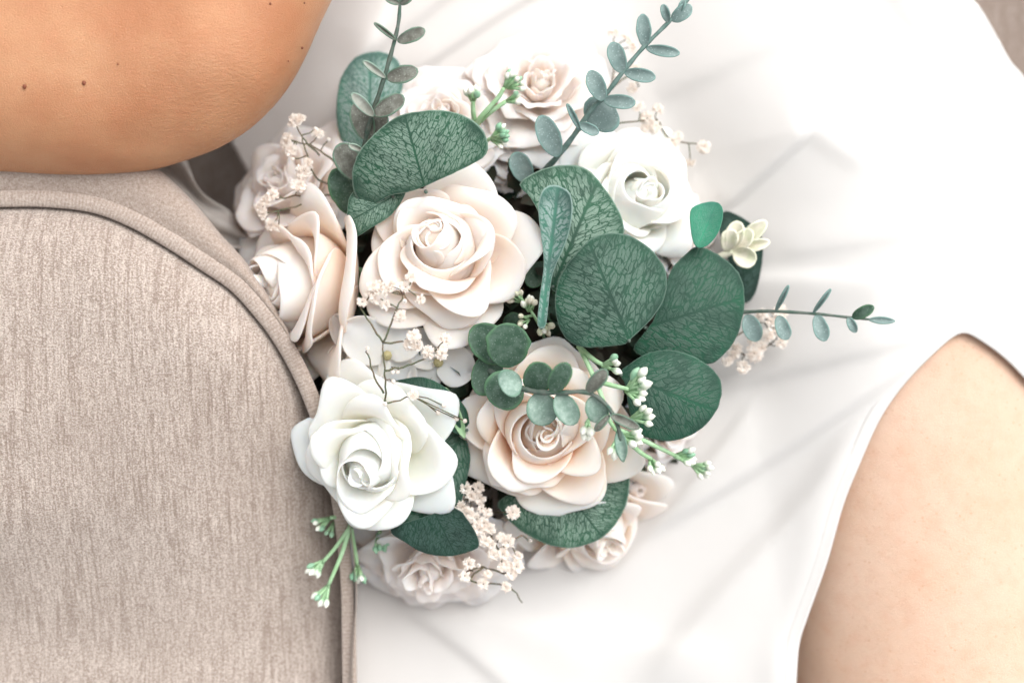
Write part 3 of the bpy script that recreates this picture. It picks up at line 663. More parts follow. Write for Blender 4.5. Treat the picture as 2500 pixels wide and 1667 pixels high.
# filler foliage, the shade of the gaps put into its dark colour
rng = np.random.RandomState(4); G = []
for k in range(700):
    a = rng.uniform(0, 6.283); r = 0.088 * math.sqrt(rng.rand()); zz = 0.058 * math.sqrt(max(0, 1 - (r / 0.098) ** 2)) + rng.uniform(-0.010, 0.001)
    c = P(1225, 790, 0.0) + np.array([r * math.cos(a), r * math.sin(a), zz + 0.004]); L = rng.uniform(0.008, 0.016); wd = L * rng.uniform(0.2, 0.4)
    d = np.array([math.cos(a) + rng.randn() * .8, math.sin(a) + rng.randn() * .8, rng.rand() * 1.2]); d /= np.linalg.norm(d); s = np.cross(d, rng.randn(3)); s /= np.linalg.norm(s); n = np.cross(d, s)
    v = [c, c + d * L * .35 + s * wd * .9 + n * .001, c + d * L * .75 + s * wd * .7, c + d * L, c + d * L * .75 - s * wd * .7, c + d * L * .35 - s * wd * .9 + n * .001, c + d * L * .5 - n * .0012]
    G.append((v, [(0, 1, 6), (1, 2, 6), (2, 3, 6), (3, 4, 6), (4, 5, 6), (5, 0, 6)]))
V, F = merge(G); o = part('filler_foliage', V, F, M_DARKFOL, shade_core); o['kind'] = 'stuff'

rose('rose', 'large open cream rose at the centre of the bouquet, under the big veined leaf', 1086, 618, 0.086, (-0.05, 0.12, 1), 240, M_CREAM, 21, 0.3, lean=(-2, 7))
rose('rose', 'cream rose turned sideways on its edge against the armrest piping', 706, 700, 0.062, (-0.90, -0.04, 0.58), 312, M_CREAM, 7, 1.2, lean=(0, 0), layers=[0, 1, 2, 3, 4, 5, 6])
rose('rose', 'pure white open rose at the lower left, overlapping the armrest', 898, 1112, 0.084, (-0.18, -0.12, 1), 228, M_WHITE, 36, 0.9, lean=(-5, -3))
rose('rose', 'peach-hearted cream rose below the curling sprig of round dark leaves', 1328, 1058, 0.080, (0.0, -0.12, 1), 242, M_PEACH, 12, 2.1, lean=(2, -1))
rose('rose', 'soft white rose at the upper right, behind the veined leaves', 1550, 478, 0.058, (0.26, 0.12, 1), 214, M_WHITE, 45, 0.2, lean=(3, 0))
rose('ruffled_flower', 'blurred blush ruffled flower at the very top of the bouquet', 1322, 190, 0.052, (0.1, 0.42, 1.0), 205, M_SILK, 51, 0.0, RUFF, ripple=0.0012, thick=0.0006, cat='flower', group='silk ruffled flowers')
rose('ruffled_flower', 'blurred white ruffled flower between the top left sprig and the green berries', 1075, 275, 0.056, (-0.12, 0.4, 1), 185, M_SILK, 52, 0.0, RUFF, ripple=0.0008, thick=0.0006, cat='flower', group='silk ruffled flowers')
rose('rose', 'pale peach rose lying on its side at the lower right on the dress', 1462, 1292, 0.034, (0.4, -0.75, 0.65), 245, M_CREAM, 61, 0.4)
rose('ruffled_flower', 'small cream flower tucked at the right beside the fallen peach rose', 1555, 1190, 0.030, (0.9, -0.25, 0.6), 120, M_SILK, 64, 0.0, RUFF, ripple=0.0006, thick=0.0007, cat='flower', group='silk ruffled flowers')
rose('ruffled_flower', 'crinkled off-white flower at the bottom of the bouquet beside the armrest', 1048, 1405, 0.050, (-0.1, -0.6, 0.8), 218, M_SILK, 71, 0.7, RUFF, ripple=0.0011, thick=0.0006, cat='flower', group='silk ruffled flowers')
rose('ruffled_flower', 'shaded cream flower on the left, behind the dried sprig and below the elbow', 680, 430, 0.040, (-0.45, 0.45, 0.8), 215, M_SILK, 81, 0.0, RUFF, ripple=0.0006, thick=0.0008, cat='flower', group='silk ruffled flowers')
rose('ruffled_flower', 'cream flower peeping out right of the white rose under the emerald leaf', 1710, 560, 0.038, (0.8, 0.2, 0.7), 145, M_SILK, 91, 0.5, RUFF, ripple=0.0005, thick=0.0007, cat='flower', group='silk ruffled flowers')
rose('ruffled_flower', 'white flower half hidden below the lower right veined leaf', 1650, 1040, 0.040, (0.7, -0.2, 1), 135, M_SILK, 95, 0.5, RUFF, ripple=0.0002, thick=0.0009, cat='flower', group='silk ruffled flowers')
rose('ruffled_flower', 'cream flower between the central rose and the blurred top blooms', 1250, 345, 0.046, (0.2, 0.3, 1), 125, M_SILK, 97, 0.5, RUFF, ripple=0.0006, thick=0.0007, cat='flower', group='silk ruffled flowers')

# hydrangea florets: four broad petals each
def floret(label, c, z, petals, tiltz=0.0):
    root = thing('hydrangea_floret', label, 'flower', P(c[0], c[1], z), 'white hydrangea florets')
    for (tx, ty, w, dz) in petals:
        b = np.array(c, float); t = np.array((tx, ty), float); L = np.linalg.norm(t - b); d = (t - b) / L; n = np.array([-d[1], d[0]])
        v = np.linspace(0, 1, 12)[:, None]; u = np.linspace(-1, 1, 11)[None, :]
        hw = w / 2 * np.power(np.sin(math.pi * np.clip(v * 0.86 + 0.10, 0, 1)), 0.62)
        hw[-1] *= 0.62
        x = b[0] + d[0] * L * v + n[0] * u * hw; y = b[1] + d[1] * L * v + n[1] * u * hw
        zz = z + dz * v + 0.0035 * (u * u) * v + 0.0012 * np.sin(5 * u + tx) * v * v + 0.003 * sstep(0.75, 1, v) * math.sin(tx)
        part('petal', P(x, y, zz).reshape(-1, 3), grid_faces(11, 12, flip=True), M_HYD, root, {'pv': (v + 0 * u).ravel()}, solid=0.0005, sub=1)
    cc = P(c[0], c[1], z + 0.001); g = [cc + 0.0022 * np.array([math.cos(a) * math.cos(k * 0.7854), math.cos(a) * math.sin(k * 0.7854), math.sin(a)]) for a in (0, 0.5, 1.0, 1.5) for k in range(8)]
    part('pistil', g, grid_faces(8, 4, True), M_PISTIL, root)
floret('white four-petalled floret right of the sideways rose, behind the dried sprig', (945, 868), 0.070, [(838, 790, 120, 0.004), (835, 918, 100, -0.006), (1000, 955, 95, -0.008), (1010, 790, 110, 0.002)])
floret('white four-petalled floret just below the central rose', (1070, 885), 0.068, [(1000, 960, 80, -0.006), (1160, 905, 105, 0.004), (1145, 805, 110, 0.0), (990, 812, 100, -0.004)])
floret('white floret petals nearest the sideways rose', (885, 860), 0.062, [(812, 770, 80, 0.004), (800, 870, 70, -0.004), (900, 955, 85, 0.008), (960, 850, 90, 0.0)])
# pale green bell-like bloom at the right
bell = thing('waxy_flower', 'small pale green waxy flower at the right in front of the dark leaf', 'flower', P(1770, 620, 0.02))
for (b, t, w) in (((1780, 610), (1805, 540), 44), ((1790, 615), (1835, 560), 40), ((1800, 610), (1880, 590), 26), ((1800, 600), (1872, 540), 36), ((1790, 615), (1845, 640), 50), ((1770, 612), (1790, 560), 40)):
    blade(b, t, w, 0.048, 0.054, M_BERRY_C, bell, cup=0.004, name='petal', thick=0.001)
part('stem', *tube_geo(stem_px([(1700, 650, 0.03), (1750, 630, 0.044), (1790, 612, 0.048)]), 0.0016), M_BERRY_C, bell)

# ------------------------------------------------------------------ large leaves
outline_leaf([(875, 488), (859, 440), (871, 383), (909, 333), (966, 287), (1024, 272), (1081, 270), (1139, 285), (1181, 321), (1192, 360), (1177, 386), (1130, 412), (1070, 440), (1010, 465), (950, 478), (910, 500)], 0.094, ((1040, 470), (990, 290)), M_LEAF_A, 'broad light-veined leaf rising behind the central cream rose', gy=-0.006, bow=-0.003, seed=1)
outline_leaf([(862, 470), (848, 516), (852, 555), (867, 578), (900, 560), (960, 520), (990, 460), (930, 450)], 0.083, ((960, 480), (855, 540)), M_LEAF_A, 'veined leaf wedge peeping out left of the central rose, below the broad leaf', seed=2, bow=-0.002)
outline_leaf([(836, 184), (863, 145), (909, 127), (951, 133), (975, 155), (985, 200), (970, 260), (955, 320), (910, 360), (860, 370), (829, 330), (821, 268), (827, 214)], 0.040, ((900, 365), (905, 140)), M_LEAF_D, 'soft-focus green leaf standing behind the top left sprig', seed=3, bow=-0.004)
outline_leaf([(1268, 451), (1299, 425), (1345, 407), (1398, 404), (1437, 417), (1475, 459), (1505, 505), (1521, 543), (1521, 580), (1490, 640), (1430, 690), (1380, 715), (1345, 705), (1340, 640), (1330, 560), (1300, 490)], 0.079, ((1350, 700), (1460, 440)), M_LEAF_A, 'patchy veined leaf right of the central rose, behind the folded one', seed=4, bow=-0.003, gx=-0.001)
outline_leaf([(1315, 517), (1317, 486), (1330, 459), (1357, 452), (1388, 468), (1397, 499), (1393, 548), (1379, 597), (1357, 646), (1346, 682), (1339, 736), (1332, 795), (1320, 803), (1312, 789), (1319, 718), (1328, 642), (1321, 575)], 0.100, ((1322, 800), (1362, 462)), M_LEAF_D, 'narrow folded pale-veined leaf seen edge-on in front of the others', seed=5, crease=0.045)
outline_leaf([(1437, 588), (1473, 571), (1518, 571), (1562, 588), (1603, 624), (1625, 664), (1627, 704), (1616, 740), (1589, 780), (1562, 807), (1538, 829), (1527, 840), (1473, 846), (1420, 847), (1384, 829), (1362, 789), (1355, 740), (1362, 691), (1384, 646), (1411, 615)], 0.098, ((1536, 832), (1440, 598)), M_LEAF_B, 'front round leaf with a fine net of veins, foremost of the cluster right of centre', seed=6, bow=-0.002, crease=-0.004)
outline_leaf([(1701, 602), (1741, 615), (1786, 646), (1810, 682), (1817, 718), (1815, 762), (1799, 820), (1768, 865), (1732, 890), (1680, 880), (1620, 880), (1562, 868), (1548, 845), (1590, 790), (1615, 730), (1638, 660), (1670, 625)], 0.074, ((1575, 800), (1790, 735)), M_LEAF_C, 'large smooth dark leaf on the right, at the root of the long thin sprig', seed=7, bow=-0.003, gx=-0.002)
outline_leaf([(1513, 910), (1540, 887), (1580, 863), (1629, 854), (1679, 865), (1723, 888), (1754, 919), (1762, 950), (1754, 990), (1732, 1026), (1696, 1057), (1643, 1075), (1589, 1070), (1558, 1053), (1536, 999), (1527, 941)], 0.086, ((1516, 915), (1740, 1000)), M_LEAF_C, 'dark round leaf with a cobbled vein net, lowest of the right-hand cluster', seed=8, bow=-0.004)
outline_leaf([(1534, 1115), (1537, 1179), (1528, 1232), (1501, 1281), (1461, 1317), (1407, 1335), (1354, 1333), (1300, 1312), (1260, 1286), (1229, 1254), (1215, 1225), (1270, 1195), (1350, 1180), (1450, 1150)], 0.061, ((1360, 1170), (1470, 1310)), M_LEAF_A, 'veined leaf fanning out under the peach-hearted rose', seed=9, bow=-0.003)
outline_leaf([(945, 940), (1007, 921), (1052, 926), (1096, 953), (1132, 988), (1146, 1030), (1135, 1062), (1100, 1050), (1050, 1010), (990, 970)], 0.076, ((1140, 1050), (975, 935)), M_LEAF_C, 'dark leaf arching above the right edge of the white rose', seed=10, bow=-0.002)
outline_leaf([(1120, 1040), (1148, 1110), (1137, 1180), (1119, 1243), (1079, 1287), (1029, 1312), (990, 1300), (950, 1260), (980, 1180), (1020, 1100), (1060, 1050)], 0.068, ((1125, 1060), (1010, 1300)), M_LEAF_B, 'shaded veined leaf curving behind the lower right of the white rose', seed=11, bow=-0.002)
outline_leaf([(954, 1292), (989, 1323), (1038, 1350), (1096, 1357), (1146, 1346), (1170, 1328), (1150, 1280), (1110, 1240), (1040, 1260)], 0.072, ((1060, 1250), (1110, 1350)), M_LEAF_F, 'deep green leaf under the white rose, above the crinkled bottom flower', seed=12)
outline_leaf([(1687, 513), (1712, 497), (1747, 493), (1764, 509), (1762, 543), (1747, 578), (1722, 602), (1697, 600), (1686, 555)], 0.078, ((1703, 604), (1748, 496)), M_LEAF_E, 'small bright emerald leaf beside the upper right white rose', seed=13, crease=0.01)
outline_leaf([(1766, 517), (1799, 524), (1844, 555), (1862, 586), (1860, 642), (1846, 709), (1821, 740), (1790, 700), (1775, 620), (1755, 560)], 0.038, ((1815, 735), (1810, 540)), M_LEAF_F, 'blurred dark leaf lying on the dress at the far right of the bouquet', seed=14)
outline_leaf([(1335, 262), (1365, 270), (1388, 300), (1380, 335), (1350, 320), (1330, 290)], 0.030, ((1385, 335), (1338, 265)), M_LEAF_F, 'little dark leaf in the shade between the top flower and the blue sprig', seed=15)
# folded pale rim of the arching leaf
rim = thing('folded_leaf', 'light green folded leaf edge between the white and the peach-hearted rose', 'leaf', P(1140, 1050, 0.07))
blade((1135, 1070), (1085, 945), 26, 0.072, 0.070, M_STEM_L, rim, cup=0.002, bend=0.002, name='leaf_blade')

# ------------------------------------------------------------------ eucalyptus sprigs
def sprig(label, stem, rad, smat, leaves, group='eucalyptus sprigs of small leaves'):
    root = thing('eucalyptus_sprig', label, 'eucalyptus sprig', P(*stem[0]), group)
    c = stem_px(stem); part('stem', *tube_geo(c, np.linspace(rad, rad * 0.55, len(c)) * (1 + 0.12 * np.sin(np.arange(len(c)) * 1.7))), smat, root)
    for (b, t, w, z0, z1, m, *r) in leaves:
        blade(b, t, w, z0, z1, m, root, cup=r[0] if r else 0.0015, bend=r[1] if len(r) > 1 else 0.001, blunt=r[2] if len(r) > 2 else 0.5)
G_, Pl, Bl, Dk, Mt = M_SL_GREY, M_SL_PALE, M_SL_BLUE, M_SL_DARK, M_SL_MINT
sprig('grey-green eucalyptus sprig reaching up past the elbow at the top left', [(880, 470, 0.060), (888, 365, 0.075), (905, 290, 0.085), (930, 215, 0.092), (955, 130, 0.096), (972, 60, 0.098), (977, 0, 0.098), (985, -120, 0.098)], 0.0012, M_STEM_G, [
    ((977, 12), (1008, -12), 18, 0.098, 0.100, G_), ((976, 10), (940, -6), 16, 0.098, 0.100, G_),
    ((968, 99), (913, 56), 11, 0.098, 0.104, G_), ((970, 102), (1038, 73), 33, 0.098, 0.100, G_),
    ((942, 191), (886, 149), 17, 0.094, 0.102, Pl), ((943, 192), (1021, 172), 42, 0.094, 0.097, G_),
    ((913, 284), (858, 228), 27, 0.090, 0.099, Pl), ((912, 281), (987, 236), 46, 0.090, 0.092, G_),
    ((902, 345), (868, 248), 56, 0.078, 0.084, G_), ((905, 345), (938, 272), 46, 0.076, 0.080, G_),
    ((880, 440), (825, 352), 66, 0.072, 0.080, G_), ((886, 368), (851, 354), 15, 0.084, 0.090, Pl), ((868, 525), (815, 412), 70, 0.062, 0.072, Dk)])
sprig('dusty blue-green eucalyptus sprig pointing to the top right', [(1300, 440, 0.050), (1350, 395, 0.066), (1400, 332, 0.074), (1440, 272, 0.080), (1475, 236, 0.084), (1520, 177, 0.088), (1570, 117, 0.090), (1632, 55, 0.091), (1665, 18, 0.091), (1700, -30, 0.091)], 0.0013, M_STEM_B, [
    ((1655, 35), (1672, -2), 14, 0.091, 0.094, Bl), ((1632, 56), (1618, 11), 20, 0.091, 0.097, Bl), ((1640, 52), (1688, 14), 36, 0.091, 0.093, Bl),
    ((1575, 116), (1569, 34), 36, 0.090, 0.094, Bl), ((1577, 118), (1660, 131), 27, 0.090, 0.095, Bl),
    ((1520, 179), (1494, 103), 44, 0.088, 0.092, Bl), ((1524, 177), (1601, 190), 34, 0.088, 0.092, Bl),
    ((1473, 247), (1440, 172), 44, 0.085, 0.089, Bl), ((1474, 245), (1552, 252), 36, 0.085, 0.090, Bl),
    ((1440, 308), (1495, 254), 100, 0.076, 0.078, Bl), ((1418, 320), (1384, 253), 13, 0.078, 0.088, Bl), ((1414, 303), (1462, 326), 26, 0.080, 0.082, Bl),
    ((1363, 384), (1318, 282), 56, 0.070, 0.078, Bl), ((1292, 448), (1255, 372), 54, 0.056, 0.062, Bl)])
sprig('long thin sprig of tiny leaves stretching right across the white dress', [(1700, 775, 0.050), (1818, 762, 0.060), (1890, 760, 0.066), (1990, 766, 0.070), (2075, 775, 0.072), (2125, 780, 0.072)], 0.0009, M_STEM_G, [
    ((1893, 760), (1926, 696), 11, 0.066, 0.076, Bl), ((1985, 764), (2029, 705), 10, 0.070, 0.078, Bl), ((1900, 770), (1922, 830), 36, 0.066, 0.068, Bl), ((1993, 768), (2015, 833), 37, 0.070, 0.072, Bl),
    ((2080, 776), (2134, 748), 27, 0.072, 0.076, Dk), ((2070, 774), (2090, 812), 20, 0.072, 0.070, Bl), ((2120, 780), (2186, 784), 17, 0.072, 0.073, Bl, .001, .0, .8), ((1822, 768), (1850, 833), 46, 0.060, 0.058, Bl)])
sprig('curling sprig of round dark waxy leaves lying over the peach-hearted rose', [(1190, 900, 0.080), (1235, 932, 0.092), (1300, 955, 0.102), (1370, 958, 0.108), (1435, 958, 0.110), (1482, 990, 0.110), (1508, 1040, 0.108), (1515, 1075, 0.106)], 0.0013, M_STEM_G, [
    ((1245, 880), (1150, 800), 92, 0.080, 0.086, Dk, .002), ((1233, 898), (1246, 788), 108, 0.090, 0.096, Dk, .002), ((1228, 925), (1152, 905), 108, 0.080, 0.082, Dk, .002), ((1262, 920), (1200, 985), 104, 0.088, 0.092, Dk, .002), ((1270, 920), (1222, 948), 72, 0.098, 0.104, Mt, .003),
    ((1290, 955), (1338, 890), 76, 0.098, 0.105, Dk, .003), ((1345, 957), (1388, 886), 50, 0.107, 0.113, Dk, .002), ((1310, 958), (1335, 1038), 76, 0.100, 0.098, Mt, .002), ((1360, 962), (1405, 1036), 58, 0.106, 0.104, Mt, .002),
    ((1432, 958), (1482, 902), 36, 0.110, 0.116, G_, .002), ((1445, 966), (1468, 1032), 56, 0.108, 0.104, Mt, .002), ((1490, 1012), (1562, 1046), 24, 0.110, 0.106, G_), ((1488, 1012), (1452, 1052), 18, 0.108, 0.108, G_), ((1510, 1045), (1522, 1128), 28, 0.106, 0.104, Mt, .002, .001, .8)])
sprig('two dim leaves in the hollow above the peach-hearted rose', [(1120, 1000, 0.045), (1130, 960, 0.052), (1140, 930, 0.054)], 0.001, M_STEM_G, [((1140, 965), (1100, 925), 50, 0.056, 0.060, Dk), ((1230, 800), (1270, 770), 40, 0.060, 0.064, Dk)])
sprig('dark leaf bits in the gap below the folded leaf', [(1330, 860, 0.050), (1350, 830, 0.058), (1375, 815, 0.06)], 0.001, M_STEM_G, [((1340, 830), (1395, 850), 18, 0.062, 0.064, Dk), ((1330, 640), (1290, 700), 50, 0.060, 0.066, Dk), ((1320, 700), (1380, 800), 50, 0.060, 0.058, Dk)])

# ------------------------------------------------------------------ berry sprigs
def berry_mesh():
    V, pv = [], []
    for j in range(7):
        f = j / 6; r = math.sin(math.pi * min(0.98, f * 0.93 + 0.06)) ** 0.75 * (0.62 + 0.30 * f)
        for k in range(8): V.append((r * math.cos(k * 0.7854) * 0.78, r * math.sin(k * 0.7854) * 0.78, 2.0 * f)); pv.append(f)
    V.append((0, 0, 0)); pv.append(0); V.append((0, 0, 2.08)); pv.append(1); F = grid_faces(8, 7, True)
    for k in range(8): F.append(((k + 1) % 8, k, 56)); F.append((48 + k, 48 + (k + 1) % 8, 57))
    return mesh(V, F, attrs={'pv': pv})
BM = {}
for nm, m in (('w', M_BERRY), ('c', M_BERRY_C), ('g', M_BERRY_G)): BM[nm] = berry_mesh(); BM[nm].name = 'berry'; BM[nm].materials.append(m)
def inst(name, me, parent, pos, d, size):
    o = bpy.data.objects.new(name, me); col.objects.link(o); o.parent = parent
    o.location = Vector([float(v) for v in pos]) - parent.location; o.scale = (size,) * 3
    o.rotation_euler = Vector([float(v) for v in d]).to_track_quat('Z', 'Y').to_euler(); return o
def berries(label, branches, clusters, rad, seed, smat=M_STEM_L, kinds='w', group='green berry sprigs'):
    """clusters: (x, y, z, spread px, n, berry px radius, direction from)"""
    rng = np.random.RandomState(seed); b0 = branches[0][0]
    root = thing('berry_sprig', label, 'berry sprig', P(*b0), group); G = []
    for br in branches: c = stem_px(br); G.append(tube_geo(c, np.linspace(rad, rad * 0.75, len(c)), 7))
    tips = []
    for (x, y, z, sp, n, br, fx, fy) in clusters:
        o = P(fx, fy, z - 0.003); base = math.atan2(y - fy, x - fx)
        for k in range(n):
            a = base + (k - (n - 1) / 2) * 2.6 / max(n, 2) + rng.uniform(-.2, .2); L = sp * rng.uniform(0.45, 1.0)
            tx, ty = fx + math.cos(a) * L * 0.7 + (x - fx) * 0.6, fy + math.sin(a) * L * 0.7 + (y - fy) * 0.6; tz = z + rng.uniform(-0.002, 0.004)
            e = P(tx, ty, tz); m = o * 0.4 + e * 0.6 + np.array([0, 0, -0.0008]); G.append(tube_geo([o, m, e], [rad * .75, rad * .6, rad * .65], 6)); d = e - o; tips.append((e, d / np.linalg.norm(d), br * rng.uniform(0.85, 1.2)))
    V, F = merge(G); part('stem', V, F, smat, root)
    for e, d, br in tips: inst('berry', BM[kinds[rng.randint(len(kinds))]], root, e - d * br * S(), d, br * 1.45 * S())
berries('green berry sprig hanging down over the armrest at the lower left', [[(860, 1270, 0.05), (852, 1290, 0.055), (820, 1335, 0.056), (788, 1372, 0.056)], [(855, 1285, 0.055), (835, 1350, 0.058), (802, 1428, 0.058)], [(856, 1288, 0.055), (866, 1340, 0.05), (872, 1378, 0.048)], [(850, 1280, 0.05), (828, 1262, 0.052), (806, 1264, 0.054)]],
        [(765, 1392, 0.058, 26, 5, 8.5, 790, 1368), (782, 1465, 0.058, 26, 5, 8.5, 802, 1428), (872, 1410, 0.048, 30, 5, 8.5, 872, 1376), (775, 1282, 0.054, 26, 4, 8, 806, 1264), (805, 1305, 0.05, 20, 2, 7, 815, 1275)], 0.0011, 1, kinds='wwg')
berries('tiny bright green bud cluster under the white rose', [[(925, 1285, 0.045), (928, 1300, 0.05)]], [(932, 1338, 0.05, 30, 6, 7, 922, 1302)], 0.0010, 9, kinds='g')
berries('upright green berry sprig above the broad leaf, in front of the blurred blooms', [[(1160, 310, 0.06), (1175, 285, 0.066), (1215, 240, 0.070), (1230, 215, 0.072)], [(1160, 305, 0.06), (1155, 270, 0.066), (1155, 248, 0.068)], [(1168, 300, 0.06), (1200, 272, 0.066), (1235, 248, 0.068)]],
        [(1250, 188, 0.072, 34, 6, 8.5, 1232, 215), (1275, 205, 0.070, 26, 3, 8, 1240, 215), (1155, 232, 0.068, 30, 6, 9, 1155, 250), (1262, 240, 0.068, 26, 4, 8, 1236, 248)], 0.0012, 2, kinds='wwwg')
berries('small green berry cluster at the right tip of the broad leaf', [[(1180, 350, 0.06), (1198, 338, 0.066)]], [(1225, 325, 0.070, 30, 7, 8.5, 1200, 338), (1220, 345, 0.068, 26, 3, 8, 1200, 342)], 0.001, 3, kinds='ggw')
berries('pale green berry sprig running down over the right of the peach-hearted rose', [[(1415, 848, 0.080), (1440, 900, 0.090), (1468, 965, 0.094), (1490, 1030, 0.092), (1530, 1075, 0.086)], [(1412, 846, 0.080), (1450, 878, 0.09), (1475, 892, 0.094)], [(1455, 930, 0.093), (1500, 942, 0.096), (1535, 950, 0.098)], [(1500, 1045, 0.09), (1560, 1070, 0.086), (1620, 1098, 0.076), (1648, 1112, 0.07)], [(1530, 1075, 0.086), (1565, 1105, 0.08), (1590, 1120, 0.076)], [(1648, 1112, 0.07), (1690, 1135, 0.06)], [(1475, 985, 0.094), (1450, 1010, 0.094), (1430, 1035, 0.094)]],
        [(1500, 885, 0.096, 30, 4, 9.5, 1470, 892), (1565, 930, 0.100, 42, 5, 11, 1530, 950), (1560, 965, 0.098, 34, 4, 10.5, 1528, 955), (1575, 1010, 0.094, 40, 4, 10.5, 1540, 1022), (1432, 1052, 0.096, 24, 4, 11, 1436, 1028), (1545, 1070, 0.092, 30, 4, 11, 1520, 1065), (1505, 1100, 0.090, 26, 3, 11, 1508, 1068), (1598, 1140, 0.076, 28, 6, 8, 1586, 1116), (1680, 1112, 0.07, 30, 6, 8.5, 1648, 1112), (1722, 1150, 0.058, 30, 7, 8.5, 1690, 1136)], 0.0011, 4, kinds='wwwwg')
berries('cluster of little cream buds in the dark hollow left of the folded leaf', [[(1330, 830, 0.06), (1315, 790, 0.07), (1290, 750, 0.074), (1272, 728, 0.075)], [(1315, 790, 0.07), (1335, 765, 0.074)], [(1300, 770, 0.07), (1275, 775, 0.074)]],
        [(1262, 722, 0.076, 30, 6, 7.5, 1275, 738), (1290, 745, 0.077, 28, 5, 7.5, 1290, 760), (1278, 785, 0.074, 26, 4, 7.5, 1292, 780), (1330, 800, 0.074, 28, 5, 8.5, 1320, 785), (1300, 735, 0.076, 22, 3, 7, 1300, 755)], 0.0007, 5, kinds='cccw')

# ------------------------------------------------------------------ baby's breath
def blossom_mesh(seed, npet=64):
    rng = np.random.RandomState(seed); G = []
    for k in range(npet):
        h = rng.uniform(-0.1, 1.0); a = rng.uniform(0, 6.283); r = math.sqrt(max(0.0, 1 - h * h)); d = np.array([r * math.cos(a), r * math.sin(a), h]); s = np.cross(d, [0.1, 0.2, 1]); s /= np.linalg.norm(s) + 1e-9; n = np.cross(s, d)
        L = rng.uniform(0.75, 1.08); wd = rng.uniform(0.11, 0.22); tw = rng.uniform(-0.3, 0.3); s = s * math.cos(tw) + n * math.sin(tw); o = np.array([0, 0, 0.15])
        v = [o + d * 0.25 - s * wd * .3, o + d * 0.25 + s * wd * .3, o + d * L * .7 + s * wd + n * .08, o + d * L * .7 - s * wd + n * .08, o + d * L + s * wd * .55 - n * .12 + n * rng.uniform(-.1, .1), o + d * L * 1.03 - s * wd * .0 + n * .05, o + d * L - s * wd * .6 - n * .12, o + d * L * .72 + n * 0.0]
        G.append((v, [(0, 1, 7), (1, 2, 7), (2, 4, 7), (4, 5, 7), (5, 6, 7), (6, 3, 7), (3, 0, 7)]))
    V, F = merge(G); me = mesh(V, F, False); me.name = 'blossom'; me.materials.append(M_BLOSSOM); me.materials.append(M_CALYX)
    return me
BL = [blossom_mesh(i) for i in range(5)]
def bud_mesh():
    V = [(0.8 * math.sin(math.pi * f) ** 0.6 * math.cos(k), 0.8 * math.sin(math.pi * f) ** 0.6 * math.sin(k), 1.6 * f) for f in (0.03, 0.2, 0.45, 0.7, 0.97) for k in np.arange(8) * 0.7854]
    me = mesh(V, grid_faces(8, 5, True)); me.name = 'bud'; me.materials.append(M_BLOSSOM); return me
BUD = bud_mesh()
def breath(label, paths, flowers, buds, seed, rad=0.00038, size=15.5, auto=0.0):
    rng = np.random.RandomState(seed); root = thing('dried_sprig', label, 'dried flower sprig', P(*paths[0][0]), "dried baby's breath sprigs"); G = []; nodes = []
    for p in paths:
        c = catmull(p, 4); c[1:-1, :2] += rng.randn(len(c) - 2, 2) * 1.5; nodes += [tuple(x) for x in c]; G.append(tube_geo(P(c[:, 0], c[:, 1], c[:, 2]), np.linspace(rad * 1.25, rad * .8, len(c)), 5))
    nodes = np.array(nodes); items = []
    for (x, y, z, k) in [(*f, 1) if len(f) == 3 else f for f in flowers] + [(*b, 0) for b in buds]:
        j = np.argmin((nodes[:, 0] - x) ** 2 + (nodes[:, 1] - y) ** 2 + 40 * rng.rand(len(nodes))); nx, ny, nz = nodes[j]
        a = P(nx, ny, nz); e = P(x, y, z); mid_ = (a + e) / 2 + rng.randn(3) * 0.0006
        G.append(tube_geo([a, mid_, e], [rad * .8, rad * .65, rad * .7], 5)); d = e - a + np.array([0, 0, 0.004]); d /= np.linalg.norm(d); items.append((e, d, k, nz))
    V, F = merge(G); part('stem', V, F, M_STEM_BR, root)
    for e, d, k, nz in items:
        if k: inst('blossom', BL[rng.randint(5)], root, e, d + rng.randn(3) * .25 + np.array([0, 0, .4]), size * k * rng.uniform(.85, 1.15) * S())
        else: inst('bud', BUD, root, e, d, 7.5 * S())
breath('dried sprig with tiny white blossoms rising in front of the central rose', [[(937, 1010, 0.085), (940, 960, 0.095), (938, 900, 0.102), (935, 836, 0.104)], [(935, 836, 0.104), (955, 790, 0.106), (975, 740, 0.107), (992, 706, 0.107)], [(935, 836, 0.104), (905, 790, 0.104), (880, 752, 0.104)], [(935, 836, 0.104), (975, 834, 0.104), (1010, 815, 0.104)], [(938, 905, 0.100), (985, 895, 0.098), (1025, 880, 0.098), (1065, 855, 0.098)], [(937, 960, 0.095), (915, 920, 0.096), (898, 865, 0.097)], [(940, 975, 0.095), (950, 985, 0.094), (1005, 965, 0.09)]],
       [(912, 700, .107), (905, 720, .106), (925, 728, .107), (948, 712, .107), (943, 745, .106), (990, 700, .108), (1003, 678, .109), (1024, 728, .108), (884, 738, .105), (1010, 820, .105, 1.2), (1018, 840, .104), (1048, 860, .1, 1.0), (1085, 832, .1, 1.1), (1078, 862, .1), (1008, 965, .092), (975, 770, .106), (958, 700, .106), (1000, 838, .103), (930, 700, .105)],
       [(897, 853, .098), (960, 905, .097), (955, 930, .096), (940, 985, .095), (972, 905, .096), (987, 735, .107), (1078, 988, .08), (1065, 1005, .08), (1110, 1020, .078), (1130, 1025, .078)], 1)
